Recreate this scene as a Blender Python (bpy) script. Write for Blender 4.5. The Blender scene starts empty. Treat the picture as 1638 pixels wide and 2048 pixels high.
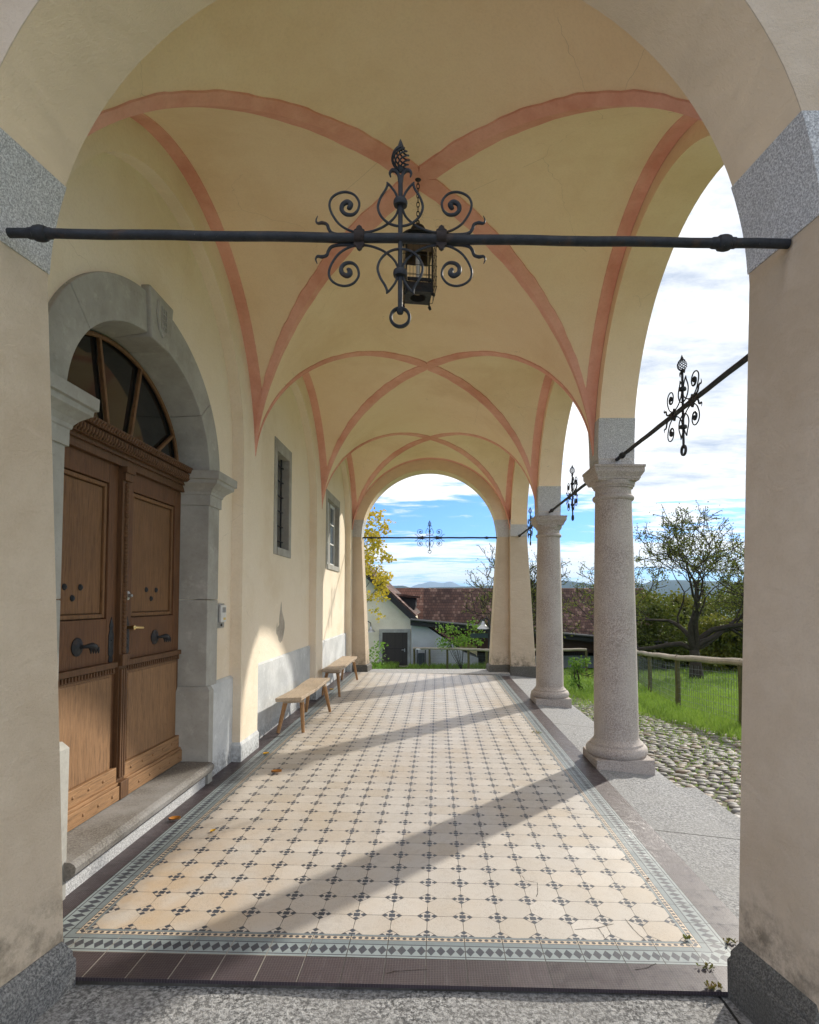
import bpy, bmesh, math, random
from math import sin, cos, pi, sqrt, radians, atan2, tan
from mathutils import Vector, Matrix

random.seed(7)
S = bpy.context.scene
COL = S.collection

# ------------------------------------------------------------------ camera
PITCH = radians(2.5)
FPX = 1180.0
cd = bpy.data.cameras.new('camera')
cam = bpy.data.objects.new('camera', cd)
COL.objects.link(cam)
cd.sensor_fit = 'VERTICAL'
cd.sensor_height = 36.0
cd.lens = 36.0 * FPX / 2048
cd.shift_x = -(874.5 - 819) / 2048
cd.shift_y = (1200 - FPX * tan(PITCH) - 1024) / 2048
cd.clip_start = 0.05
cd.clip_end = 40000
cam.location = (0, 0, 1.52)
cam.rotation_euler = (radians(90) + PITCH, 0, 0)
S.camera = cam

# ------------------------------------------------------------------ sun, sky, exposure
SUN_AZ, SUN_EL = radians(40.5), radians(29)
SUN_DIR = Vector((sin(SUN_AZ) * cos(SUN_EL), cos(SUN_AZ) * cos(SUN_EL), sin(SUN_EL)))
sd = bpy.data.lights.new('sun', 'SUN')
sd.energy = 2.0
sd.angle = radians(1.2)
sd.color = (1.0, 0.93, 0.82)
sun = bpy.data.objects.new('sun', sd)
COL.objects.link(sun)
sun.rotation_euler = (-SUN_DIR).to_track_quat('-Z', 'Y').to_euler()
S.view_settings.view_transform = 'Standard'
S.view_settings.look = 'None'
S.view_settings.gamma = 1
S.view_settings.exposure = 1.34
S.cycles.use_denoising = True
S.cycles.max_bounces = 12
S.cycles.diffuse_bounces = 8
S.cycles.glossy_bounces = 4
S.cycles.caustics_reflective = False
S.cycles.caustics_refractive = False
S.cycles.sample_clamp_indirect = 6

# ------------------------------------------------------------------ node helpers
class V:
    """a float socket with arithmetic"""
    def __init__(s, b, k): s.b, s.k = b, k
    def _op(s, op, o=None, o2=None, rev=False):
        a = (o, s) if rev else (s, o)
        return s.b.math(op, a[0], a[1], o2)
    def __add__(s, o): return s._op('ADD', o)
    __radd__ = __add__
    def __sub__(s, o): return s._op('SUBTRACT', o)
    def __rsub__(s, o): return s._op('SUBTRACT', o, rev=True)
    def __mul__(s, o): return s._op('MULTIPLY', o)
    __rmul__ = __mul__
    def __truediv__(s, o): return s._op('DIVIDE', o)
    def __lt__(s, o): return s._op('LESS_THAN', o)
    def __gt__(s, o): return s._op('GREATER_THAN', o)
    def abs(s): return s.b.math('ABSOLUTE', s)
    def floor(s): return s.b.math('FLOOR', s)
    def frac(s): return s.b.math('FRACT', s)
    def max(s, o): return s._op('MAXIMUM', o)
    def min(s, o): return s._op('MINIMUM', o)
    def pow(s, o): return s._op('POWER', o)
    def sqrt(s): return s.b.math('SQRT', s)
    def mr(s, a, b, c=0., d=1., smooth=False): return s.b.mr(s, a, b, c, d, smooth)

class Nodes:
    def __init__(s, tree):
        s.t = tree; s.n = tree.nodes; s.l = tree.links
    def new(s, kind, **kw):
        n = s.n.new(kind)
        for k, v in kw.items(): setattr(n, k, v)
        return n
    def put(s, sock, v):
        if v is None: return
        if isinstance(v, V): s.l.new(v.k, sock)
        elif isinstance(v, bpy.types.NodeSocket): s.l.new(v, sock)
        elif isinstance(v, (tuple, list)):
            sock.default_value = tuple(v) + (1,) if len(v) == 3 and sock.type == 'RGBA' else v
        else: sock.default_value = v
    def math(s, op, a, b=None, c=None):
        n = s.new('ShaderNodeMath', operation=op)
        s.put(n.inputs[0], a); s.put(n.inputs[1], b)
        if c is not None: s.put(n.inputs[2], c)
        return V(s, n.outputs[0])
    def mr(s, v, a, b, c=0., d=1., smooth=False):
        n = s.new('ShaderNodeMapRange', interpolation_type='SMOOTHSTEP' if smooth else 'LINEAR')
        for i, q in enumerate((v, a, b, c, d)): s.put(n.inputs[i], q)
        return V(s, n.outputs[0])
    def pos(s): return s.new('ShaderNodeNewGeometry').outputs['Position']
    def normal(s): return s.new('ShaderNodeNewGeometry').outputs['Normal']
    def objc(s): return s.new('ShaderNodeTexCoord').outputs['Object']
    def gen(s): return s.new('ShaderNodeTexCoord').outputs['Generated']
    def sep(s, v):
        n = s.new('ShaderNodeSeparateXYZ'); s.put(n.inputs[0], v)
        return [V(s, o) for o in n.outputs]
    def comb(s, x, y, z):
        n = s.new('ShaderNodeCombineXYZ')
        for i, q in enumerate((x, y, z)): s.put(n.inputs[i], q)
        return n.outputs[0]
    def vmul(s, v, f):
        n = s.new('ShaderNodeVectorMath', operation='MULTIPLY')
        s.put(n.inputs[0], v); s.put(n.inputs[1], f if isinstance(f, (tuple, list)) else (f, f, f))
        return n.outputs[0]
    def noise(s, vec, scale=1., detail=4., rough=.55, dist=0.):
        n = s.new('ShaderNodeTexNoise')
        s.put(n.inputs['Vector'], vec); n.inputs['Scale'].default_value = scale
        n.inputs['Detail'].default_value = detail; n.inputs['Roughness'].default_value = rough
        n.inputs['Distortion'].default_value = dist
        return V(s, n.outputs[0])
    def white(s, vec):
        n = s.new('ShaderNodeTexWhiteNoise'); s.put(n.inputs['Vector'], vec)
        return V(s, n.outputs[0])
    def vor(s, vec, scale=1., feature='F1', rand=1., out=0):
        n = s.new('ShaderNodeTexVoronoi', feature=feature)
        s.put(n.inputs['Vector'], vec); n.inputs['Scale'].default_value = scale
        n.inputs['Randomness'].default_value = rand
        return V(s, n.outputs[out])
    def mix(s, f, a, b, mode='MIX'):
        n = s.new('ShaderNodeMix', data_type='RGBA', blend_type=mode)
        s.put(n.inputs[0], f); s.put(n.inputs[6], a); s.put(n.inputs[7], b)
        return n.outputs[2]
    def bump(s, h, strength=.5, dist=.01, nrm=None):
        n = s.new('ShaderNodeBump')
        n.inputs['Strength'].default_value = strength; n.inputs['Distance'].default_value = dist
        s.put(n.inputs['Height'], h); s.put(n.inputs['Normal'], nrm)
        return n.outputs[0]

class Mat(Nodes):
    def __init__(s, name):
        s.m = bpy.data.materials.new(name); s.m.use_nodes = True
        super().__init__(s.m.node_tree)
        s.bsdf = s.n['Principled BSDF']
    def set(s, color=None, rough=.8, bump=None, metal=0., spec=.3):
        b = s.bsdf.inputs
        s.put(b['Base Color'], color); s.put(b['Roughness'], rough)
        s.put(b['Normal'], bump); s.put(b['Metallic'], metal); s.put(b['Specular IOR Level'], spec)
        return s.m

def plaster(name, col, dark, grain=60., amount=.5, dirt=None, bump=.25, cracks=.5, upper=None):
    m = Mat(name); p = m.pos()
    n1 = m.noise(p, 1.1, 5, .6); n2 = m.noise(p, 7., 4, .6); n3 = m.noise(p, grain, 3, .7)
    tw = m.noise(m.comb(*[q_ * k_ for q_, k_ in zip(m.sep(p), (1., 1., 2.2))]), 4.5, 3, .5, 1.)
    n4 = m.noise(p, .55, 6, .65)
    c = m.mix((n1 * .5 + n2 * .3 + tw * .2).mr(.38, .64) * amount, col, dark)
    c = m.mix(n4.mr(.50, .66) * .5, c, tuple(x * y for x, y in zip(dark, (.86, .82, .76))))
    c = m.mix(tw.mr(.56, .72) * .22, c, tuple(min(.95, x * 1.1) for x in col))
    c = m.mix(n3.mr(.45, .75) * .16, c, tuple(x * .6 for x in dark))
    # hairline cracks in a few places
    w = m.noise(p, 3., 3); x, y, z = m.sep(p)
    cr = m.vor(m.comb(x + w * .35, y + w * .35, z + w * .35), .9, 'DISTANCE_TO_EDGE')
    cm = (cr < .0011) * (m.noise(p, .5, 1) > .5) * cracks
    c = m.mix(cm, c, tuple(x * .45 for x in dark))
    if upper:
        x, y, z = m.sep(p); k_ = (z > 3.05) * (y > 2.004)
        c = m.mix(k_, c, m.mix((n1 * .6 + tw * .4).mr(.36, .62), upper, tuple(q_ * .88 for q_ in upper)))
    if dirt:
        z0, z1, axis = dirt
        g = (z + (n2 - .5) * .5).mr(z1, z0, 0, 1, True) * m.noise(p, 9., 6, .75).mr(.42, .62)
        c = m.mix(g * .8, c, (.06, .055, .04))
    h = n3 * .5 + n2 * .9 + tw * 1.5 + m.noise(p, grain * 3, 2) * .35
    return m.set(c, .92, m.bump(h, bump, .012), spec=.12)

def granite(name, light, dark, scale=110., tint=None, joints=None, bump=.35, wet=0.):
    m = Mat(name); p = m.pos()
    v1 = m.noise(p, scale * .75, 3, .75); v2 = m.noise(p, scale * 2.2, 2, .7); v3 = m.noise(p, 2.2, 5, .6)
    c = m.mix(v1.mr(.40, .62), dark, light)
    c = m.mix(v2.mr(.60, .70) * .75, c, tuple(x * .25 for x in dark))
    c = m.mix(m.noise(p, 5.5, 5, .65).mr(.50, .68) * .35, c, tuple(x * .55 for x in light))
    if tint: c = m.mix(v3.mr(.40, .65) * .6, c, tint)
    x, y, z = m.sep(p)
    if joints:
        axis, step, off = joints
        q = (x, y, z)[axis]
        f = (((q - off) / step).frac() - .5).abs()
        c = m.mix((f > .5 - .006 / step), c, (.03, .03, .028))
    h = v1 * 1. + v2 * .5
    return m.set(c, .8, m.bump(h, bump, .01), spec=.25)

def stone(name, light, dark, scale=3., spots=.5, rough=.85, foot=0.):
    m = Mat(name); p = m.pos()
    v1 = m.noise(p, scale, 6, .65); v2 = m.noise(p, 40., 4, .7); v3 = m.noise(p, 9., 5, .7)
    c = m.mix(v1.mr(.35, .65), light, dark)
    c = m.mix(v3.mr(.56, .72) * spots, c, tuple(min(1, x * 1.45) for x in light))
    c = m.mix(v2.mr(.55, .75) * .25, c, tuple(x * .5 for x in dark))
    if foot:
        x, y, z = m.sep(p)
        c = m.mix((z + (v3 - .5) * .35).mr(foot, .0, 0., 1., True) * v2.mr(.35, .6) * .65, c, (.10, .095, .085))
    return m.set(c, rough, m.bump(v2 * .6 + v3, .22, .01), spec=.2)

def wood(name, a, b, axis=2, scale=1., ring=14., rough=.6, dark=(.03, .015, .008), bump=.3):
    m = Mat(name); x, y, z = m.sep(m.objc())
    q = [x, y, z]
    st = [1., 1., 1.]; st[axis] = .07
    vec = m.comb(*[q[i] * st[i] for i in range(3)])
    n1 = m.noise(vec, 13. * scale, 5, .6, 1.0); n2 = m.noise(vec, 95. * scale, 4, .7); n3 = m.noise(m.objc(), 2.5, 3)
    rg = (n1 * ring).frac()
    c = m.mix(rg.mr(.1, .9) * .5, a, b)
    c = m.mix(n2.mr(.48, .70) * .6, c, dark)
    c = m.mix(n3.mr(.4, .7) * .45, c, tuple(k * .55 for k in a))
    return m.set(c, rough, m.bump(n2 * .7 + rg * .3, bump, .006), spec=.3)

def flat(name, col, rough=.6, metal=0., var=.2, scale=30., spec=.3, bump=0.):
    m = Mat(name); p = m.objc()
    n = m.noise(p, scale, 4, .65)
    c = m.mix(n.mr(.35, .7) * var * 2, col, tuple(x * .55 for x in col))
    return m.set(c, rough, m.bump(n, bump, .01) if bump else None, metal, spec)

def leafmat(name, a, b, c3=None, trans=.35):
    m = Mat(name); p = m.pos()
    n = m.noise(p, 2.2, 3); w = m.white(m.vmul(p, 3.))
    w2 = m.noise(p, 23., 2)
    c = m.mix(n.mr(.35, .65), a, b)
    c = m.mix(w2.mr(.35, .7) * .7, c, c3 or b)
    m.set(c, .6, spec=.25)
    t = m.new('ShaderNodeBsdfTranslucent'); m.put(t.inputs[0], c)
    mx = m.new('ShaderNodeMixShader'); mx.inputs[0].default_value = trans
    m.l.new(m.bsdf.outputs[0], mx.inputs[1]); m.l.new(t.outputs[0], mx.inputs[2])
    m.l.new(mx.outputs[0], m.n['Material Output'].inputs[0])
    return m.m

# ------------------------------------------------------------------ world
W = bpy.data.worlds.new('World'); S.world = W; W.use_nodes = True
wn = Nodes(W.node_tree)
bg = wn.n['Background']
sky = wn.new('ShaderNodeTexSky', sky_type='NISHITA')
sky.sun_disc = False
sky.sun_elevation = SUN_EL
sky.sun_rotation = SUN_AZ
sky.air_density = 1.0; sky.dust_density = .6; sky.ozone_density = 2.2; sky.altitude = 500
gx, gy, gz = wn.sep(wn.gen())
hor = (gx * gx + gy * gy).sqrt().max(.001)
tz = (gz / hor)                       # tangent of the elevation
azi = gx / gy.abs().max(.05)
den = gz.max(0.) + .10
cu, cv = gx / den, gy / den
base = wn.noise(wn.comb(cu * .8, cv * 1.0, 3.1), 1.25, 9, .62, .35)
fine = wn.noise(wn.comb(cu * 1.0, cv * 2.6, 7.7), 2.6, 8, .62, .3)
streak = wn.noise(wn.comb(azi * 3.0, tz * 26., 1.3), 1.6, 7, .6, .5)
# cover by height above the horizon: wisps low down, a blue belt, a cloud bank above it
low = tz.mr(.0, .035, .0, 1.) * tz.mr(.085, .105, 1., 0.)
belt = tz.mr(.095, .12) * tz.mr(.15, .172, 1., 0.)
bank = tz.mr(.155, .185)
razi = azi.mr(.20, .40, 0., 1., True)
right = razi * tz.mr(.02, .15, 0., 1., True)
cov = low * (.185 - razi * .08) + bank * .20 - belt * (1. - razi) * -.085 + right * .165 + razi * .02 - gy.mr(-.05, -.45, 0., .05)
f = base * .40 + fine * .34 + streak * .26
mask = (f + cov - .60).mr(-.01, .095, 0., 1., True)
thick = (f + cov - .62).mr(.0, .30)
cl = wn.mix(thick * wn.noise(wn.comb(cu, cv * 1.8, 2.), 2.3, 7, .65).mr(.38, .66), (3.75, 3.7, 3.62), (1.6, 1.82, 2.2))
skyc = wn.mix(1., sky.outputs[0], (.145, .275, .53), 'MULTIPLY')
cl = wn.mix(1., cl, wn.comb(*[gy.mr(-.1, -.5, 1., 1.05)] * 3), 'MULTIPLY')
wn.put(bg.inputs[0], wn.mix(mask, skyc, cl))
bg.inputs[1].default_value = .15

# ------------------------------------------------------------------ mesh helpers
class MB:
    def __init__(s): s.v, s.f = [], []
    def add(s, vs, fs):
        o = len(s.v); s.v += [tuple(p) for p in vs]; s.f += [tuple(i + o for i in f) for f in fs]; return s
    def box(s, a, b):
        x0, y0, z0 = [min(a[i], b[i]) for i in range(3)]; x1, y1, z1 = [max(a[i], b[i]) for i in range(3)]
        return s.add([(x0, y0, z0), (x1, y0, z0), (x1, y1, z0), (x0, y1, z0), (x0, y0, z1), (x1, y0, z1), (x1, y1, z1), (x0, y1, z1)],
                     [(0, 3, 2, 1), (4, 5, 6, 7), (0, 1, 5, 4), (1, 2, 6, 5), (2, 3, 7, 6), (3, 0, 4, 7)])
    def quad(s, *p): return s.add(p, [tuple(range(len(p)))])
    def beam(s, p, q, w, h=None, up=(0, 0, 1)):
        h = h or w; p, q = Vector(p), Vector(q); d = (q - p).normalized(); u = Vector(up)
        if abs(d.dot(u)) > .98: u = Vector((1, 0, 0))
        a = d.cross(u).normalized() * w / 2; b = a.cross(d).normalized() * h / 2
        vs = [k + sa * a + sb * b for k in (p, q) for sa, sb in ((-1, -1), (1, -1), (1, 1), (-1, 1))]
        return s.add(vs, [(0, 1, 2, 3), (7, 6, 5, 4), (0, 4, 5, 1), (1, 5, 6, 2), (2, 6, 7, 3), (3, 7, 4, 0)])
    def tube(s, pts, r, n=8, caps=True, sx=1.):
        pts = [Vector(p) for p in pts]; m = len(pts)
        rr = r if isinstance(r, (list, tuple)) else [r] * m
        t0 = (pts[1] - pts[0]).normalized(); u = Vector((0, 0, 1))
        if abs(t0.dot(u)) > .9: u = Vector((0, 1, 0))
        a = t0.cross(u).normalized(); vs = []
        for i in range(m):
            t = (pts[min(i + 1, m - 1)] - pts[max(i - 1, 0)]).normalized()
            a = (a - t * a.dot(t))
            a = a.normalized() if a.length > 1e-6 else t.orthogonal().normalized()
            b = t.cross(a)
            for k in range(n):
                g = 2 * pi * k / n
                vs.append(pts[i] + (a * cos(g) * sx + b * sin(g)) * rr[i])
        fs = [(i * n + k, i * n + (k + 1) % n, (i + 1) * n + (k + 1) % n, (i + 1) * n + k) for i in range(m - 1) for k in range(n)]
        if caps: fs += [tuple(range(n))[::-1], tuple((m - 1) * n + k for k in range(n))]
        return s.add(vs, fs)
    def lathe(s, prof, c, n=40, axis='z', a0=0.):
        vs = []
        for r, h in prof:
            for k in range(n):
                g = a0 + 2 * pi * k / n
                p = (r * cos(g), r * sin(g), h)
                if axis == 'x': p = (h, r * cos(g), r * sin(g))
                if axis == 'y': p = (r * cos(g), h, r * sin(g))
                vs.append((p[0] + c[0], p[1] + c[1], p[2] + c[2]))
        m = len(prof)
        fs = [(i * n + k, i * n + (k + 1) % n, (i + 1) * n + (k + 1) % n, (i + 1) * n + k) for i in range(m - 1) for k in range(n)]
        fs += [tuple(range(n))[::-1], tuple((m - 1) * n + k for k in range(n))]
        return s.add(vs, fs)
    def grid(s, fn, nu, nv):
        vs = [fn(i / nu, j / nv) for i in range(nu + 1) for j in range(nv + 1)]
        return s.add(vs, [(i * (nv + 1) + j, (i + 1) * (nv + 1) + j, (i + 1) * (nv + 1) + j + 1, i * (nv + 1) + j + 1) for i in range(nu) for j in range(nv)])
    def prism(s, poly, fn0, fn1):
        n = len(poly); vs = [fn0(*p) for p in poly] + [fn1(*p) for p in poly]
        return s.add(vs, [tuple(range(n))[::-1], tuple(range(n, 2 * n))] + [(i, (i + 1) % n, n + (i + 1) % n, n + i) for i in range(n)])
    def sweep(s, path, prof, closed=False, side=1):
        """profile of (offset, z) along a plan polyline, mitred; side=1 offsets to the right of travel"""
        P = [Vector((p[0], p[1])) for p in path]; n = len(P)
        segs = n if closed else n - 1
        nr = []
        for i in range(segs):
            d = (P[(i + 1) % n] - P[i]).normalized(); nr.append(Vector((d.y, -d.x)) * side)
        off = []
        for i in range(n):
            if closed: a, b = nr[i - 1], nr[i]
            else: a, b = nr[max(i - 1, 0)], nr[min(i, segs - 1)]
            mm = a + b; off.append(mm / max(.2, mm.dot(mm) / 2) if mm.length > 1e-6 else a)
        vs = [(P[i].x + off[i].x * o, P[i].y + off[i].y * o, z) for o, z in prof for i in range(n)]
        m = len(prof); fs = []
        for j in range(m - 1):
            for i in range(segs):
                k = (i + 1) % n
                fs.append((j * n + i, j * n + k, (j + 1) * n + k, (j + 1) * n + i))
        if not closed:
            fs.append(tuple(j * n for j in range(m))); fs.append(tuple(j * n + n - 1 for j in range(m))[::-1])
        else:
            fs.append(tuple(range(n))[::-1]); fs.append(tuple((m - 1) * n + i for i in range(n)))
        return s.add(vs, fs)

def origin(o):
    v = Vector((0, 0, 0))
    while o is not None:
        v += o.location; o = o.parent
    return v

def obj(name, mb, mat, parent=None, smooth=False, bevel=0., fix=True):
    me = bpy.data.meshes.new(name)
    me.from_pydata(mb.v, [], mb.f)
    if fix:
        bm = bmesh.new(); bm.from_mesh(me)
        bmesh.ops.recalc_face_normals(bm, faces=bm.faces)
        bm.to_mesh(me); bm.free()
    me.materials.append(mat)
    o = bpy.data.objects.new(name, me); COL.objects.link(o)
    if parent is not None:
        o.parent = parent; o.location = -origin(parent)
    if smooth:
        me.polygons.foreach_set('use_smooth', [True] * len(me.polygons))
        if smooth != 'all':
            me.set_sharp_from_angle(angle=radians(38 if smooth is True else smooth))
    if bevel:
        b = o.modifiers.new('bevel', 'BEVEL'); b.width = bevel; b.segments = 2; b.limit_method = 'ANGLE'; b.angle_limit = radians(40)
        b.harden_normals = False
    return o

def tag(o, label, cat, group=None, kind=None):
    if label: o['label'] = label
    if cat: o['category'] = cat
    if group: o['group'] = group
    if kind: o['kind'] = kind
    return o

def thing(name, label, cat, loc=(0, 0, 0), group=None):
    o = bpy.data.objects.new(name, None); COL.objects.link(o); o.location = loc; o.empty_display_size = .1
    return tag(o, label, cat, group, 'thing')

def struct(name, mb, mat, smooth=False, kind='structure', fix=True):
    o = obj(name, mb, mat, None, smooth, fix=fix); o['kind'] = kind; return o

def dup(root, loc, rz=0., label=None, skip=()):
    r = root.copy(); COL.objects.link(r); r.location = loc; r.rotation_euler = (0, 0, rz)
    if label: r['label'] = label
    for ch in list(root.children):
        if ch.name.split('.')[0] in skip: continue
        c = ch.copy(); COL.objects.link(c); c.parent = r
        for g in list(ch.children):
            d = g.copy(); COL.objects.link(d); d.parent = c
    return r

def terr(x, y):
    """ground outside the gallery: falls away from it"""
    z = -.25 - .0725 * (max(y, 3.) - 5)
    if y > 60: z = -.25 - .0725 * 55 - (y - 60) * .02
    return max(z, -60)
def floorz(x):
    return -.022 * x - (max(0, x - 1.14) * .035)
# ------------------------------------------------------------------ materials
M = {}
M['vault'] = plaster('ochre_plaster', (.92, .745, .535), (.87, .67, .45), 70, .7, cracks=.35)
M['wall'] = plaster('cream_plaster', (.86, .765, .625), (.80, .69, .53), 60, .6, cracks=.3)
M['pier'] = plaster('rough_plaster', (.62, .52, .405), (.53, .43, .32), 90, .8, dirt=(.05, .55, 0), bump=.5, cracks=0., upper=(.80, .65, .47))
M['rib'] = plaster('pink_paint', (.86, .50, .40), (.70, .32, .235), 50, .9, cracks=0)
M['portal_stone'] = stone('grey_sandstone', (.43, .425, .395), (.30, .29, .26), 2.2, .35)
M['skirt'] = stone('grey_cement', (.64, .66, .665), (.46, .48, .49), 2.5, .4, .9, .28)
M['column'] = granite('pink_granite', (.57, .505, .455), (.28, .24, .215), 120, (.49, .45, .41), bump=.2)
M['impost'] = granite('grey_granite', (.78, .78, .775), (.34, .34, .345), 190, bump=.6)
M['kerb'] = granite('kerb_granite', (.50, .50, .50), (.20, .20, .205), 60, (.33, .32, .30), bump=.6)
M['step'] = granite('step_granite', (.40, .40, .39), (.10, .10, .10), 55, (.2, .19, .18), bump=.8)
M['doorstep'] = granite('doorstep_granite', (.25, .235, .21), (.12, .11, .10), 120, (.33, .325, .32), bump=.25)
M['plinth'] = granite('dark_granite', (.22, .21, .19), (.06, .057, .05), 170, (.10, .095, .08), bump=.5)
im = Mat('wrought_iron'); q = im.objc(); a_ = im.noise(q, 30., 4, .65); b_ = im.noise(q, 9., 5, .7); d_ = im.noise(q, 120., 2)
ic_ = im.mix(a_.mr(.35, .7) * .6, (.022, .025, .030), (.011, .012, .014)); ic_ = im.mix(b_.mr(.56, .68) * .75, ic_, (.052, .030, .018)); ic_ = im.mix((d_ > .735) * .6, ic_, (.20, .19, .17))
M['iron'] = im.set(ic_, a_.mr(.3, .7, .45, .75), im.bump(a_ * .8 + b_, .4, .006), 0., .35)
M['rust'] = flat('rusty_iron', (.035, .024, .02), .7, .2, .5, 60, .4, .3)
M['oak'] = wood('old_oak', (.225, .116, .050), (.125, .060, .025), 2, 1., 11)
M['oakframe'] = wood('oak_frame', (.165, .077, .034), (.10, .044, .020), 2, 1., 9)
M['oakworn'] = wood('worn_oak', (.30, .17, .085), (.17, .088, .040), 2, 1., 11)
M['oakdark'] = wood('carved_oak', (.15, .075, .034), (.07, .034, .016), 2, 1., 9)
M['oaklight'] = wood('weathered_oak', (.36, .205, .10), (.24, .13, .06), 1, 1., 9)
M['bench'] = wood('bench_wood', (.53, .43, .32), (.36, .27, .185), 1, 1.3, 8, .6, (.12, .085, .06))
M['benchleg'] = wood('bench_leg_wood', (.44, .25, .115), (.29, .15, .06), 2, 1.3, 8, .55)
M['glass'] = flat('dark_glass', (.012, .013, .013), .06, 0, .1, 3, .6)
M['skyglass'] = flat('sky_tinted_glass', (.10, .14, .18), .05, 0, .1, 3, .7)  # blue-grey base colour imitates the sky reflected in the panes
M['white'] = flat('white_paint', (.72, .72, .70), .5, 0, .1)
M['brass'] = flat('brass', (.70, .52, .24), .3, 1., .2)
M['steel'] = flat('brushed_steel', (.45, .45, .44), .38, .9, .2)

def floor_mat():
    m = Mat('tiles'); p = m.pos(); x, y, z = m.sep(p)
    s = .1695; xl, xr, yf = -1.5735, 1.1385, 2.7375
    u = (x - xl) / s; v = (y - yf) / s
    du = (u + .5).frac() - .5; dv = (v + .5).frac() - .5
    ad, av = du.abs(), dv.abs(); dd = ad + av
    ind = dd < .288
    sq = ad.max(av) < .088
    tip = (((ad - .19).abs() + av) < .088).max((ad + (av - .19).abs()) < .088)
    dark = ind * sq.max(tip)
    g1 = (dd - .288).abs() < .0115
    g2 = ((ad < .010) * (av > .288)).max((av < .010) * (ad > .288))
    grout = g1.max(g2)
    tile = m.white(m.comb(u.floor(), v.floor(), 1.))
    n1 = m.noise(p, 1.3, 5, .6); n2 = m.noise(p, 18., 5, .7)
    mosaic = m.vor(p, 190., 'DISTANCE_TO_EDGE', .7) < .07
    beige = m.mix(tile.mr(0, 1) * .9, (.575, .54, .49), (.50, .465, .415))
    beige = m.mix((tile > .86) * .3, beige, (.50, .42, .31))
    beige = m.mix((tile < .10) * .3, beige, (.66, .63, .58))
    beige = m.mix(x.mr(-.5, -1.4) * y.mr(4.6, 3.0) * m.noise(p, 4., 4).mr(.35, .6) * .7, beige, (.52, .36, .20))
    beige = m.mix(n1.mr(.45, .7) * .5, beige, (.52, .42, .30))
    beige = m.mix(n2.mr(.55, .8) * .35, beige, (.36, .29, .22))
    beige = m.mix(mosaic * .38, beige, (.25, .20, .15))
    slate = m.mix(m.white(m.comb((u + .5).floor(), (v + .5).floor(), 5.)) * .6, (.038, .046, .062), (.066, .076, .098))
    c = m.mix(dark, beige, slate)
    gw = m.white(m.comb((u * 2).floor(), (v * 2).floor(), 2.))
    c = m.mix(grout, c, m.mix((gw + x.mr(-1.2, .8, .12, -.25)) > .45, (.035, .03, .026), (.30, .26, .21)))
    # border
    w = (u - 16.).max(u * -1.).max(v * -1.)
    front = (v * -1.) > (u - 16.).max(u * -1.)
    al = front * u + (1. - front) * v
    blue = m.mix(n2.mr(.35, .7) * .5, (.20, .24, .25), (.145, .175, .185))
    pale = m.mix(n2.mr(.35, .7) * .5, (.27, .315, .32), (.195, .23, .235))
    ink = (.05, .055, .07)
    def band(a, b): return (w > a) * (w < b)
    b4 = ((al * 4.).frac() - .5).abs()
    dia = ((b4 + ((w - .665) / .42).abs()) < .47) * band(.46, .87)
    b6 = ((al * 6.).frac() - .5).abs()
    oval = ((b6 * b6 * 5. + ((w - .15) / .05).pow(2) * .5) < .55) * band(.09, .22)
    line = band(.065, .085).max(band(.225, .245)).max(band(.41, .445)).max(band(.885, .92))
    bd = m.mix(band(.46, .98), blue, pale)
    bd = m.mix(band(.085, .225), bd, (.56, .46, .34))
    bd = m.mix(dia.max(oval).max(line), bd, ink)
    joint = ((al.frac() - .5).abs() > .488)
    # purple edge tiles
    gl = ((al * 15. + n2 * .5).frac() < .15).max((w * 15. + n2 * .5).frac() < .15)
    pt = m.white(m.comb(al.floor(), w.floor(), 9.))
    purple = m.mix(pt * .7, (.034, .024, .028), (.056, .040, .046))
    purple = m.mix(gl * .5, purple, (.16, .135, .135))
    jl = joint * (w < 2.)
    bd = m.mix(w > 1., bd, purple)
    bd = m.mix(jl.max((w - 1.).abs() < .012), bd, m.mix(front * (u < 6.) , (.028, .025, .022), (.25, .23, .20)))
    cem = m.mix(n2.mr(.4, .7), (.19, .19, .185), (.09, .09, .088))
    bd = m.mix(w > 2., bd, cem)
    c = m.mix(w > 0., c, bd)
    c = m.mix(m.noise(p, 3.5, 6, .7).mr(.58, .75) * .28, c, (.12, .10, .08))
    tilt = (du * (m.white(m.comb(u.floor(), v.floor(), 11.)) - .5) + dv * (m.white(m.comb(u.floor(), v.floor(), 12.)) - .5)) * 3.
    h = tilt + (1. - grout) * (w < 0.) * .8 + (1. - mosaic) * .25 + tile * .9 + (1. - joint) * (w > 0.) * .6 + n2 * .3
    return m.set(c, n2.mr(.3, .7, .30, .52), m.bump(h, .40, .003), spec=.42)
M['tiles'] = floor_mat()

# ------------------------------------------------------------------ floor and paving
f = MB()
xs = [-2.2, -1.92, -1.2, -.4, .4, 1.14, 1.31, 1.4775]
ys = [2.3985 + i * (12.235 - 2.3985) / 40 for i in range(41)]
f.grid(lambda a, b: (xs[round(a * 7)], ys[round(b * 40)], floorz(xs[round(a * 7)])), 7, 40)
f.grid(lambda a, b: (xs[1 + round(a * 6)], 2.3985, floorz(xs[1 + round(a * 6)]) - b * .014), 6, 1)
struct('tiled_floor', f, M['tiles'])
f = MB().grid(lambda a, b: (-2.1 + 3.7 * a, 2.412 + .1 * max(0, .5 - b), -.2 + .186 * b + floorz(-2.1 + 3.7 * a)), 12, 2)
struct('shaded_mortar_bed', f, stone('shaded_mortar', (.13, .12, .10), (.05, .045, .036), 9.))  # bed coloured dark to paint the shadow gap under the tile edge
M['kerbj'] = granite('kerb_slabs', (.42, .425, .43), (.15, .152, .156), 75, (.29, .29, .285), joints=(1, 1.75, 4.1), bump=.6)
f = MB()
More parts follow.
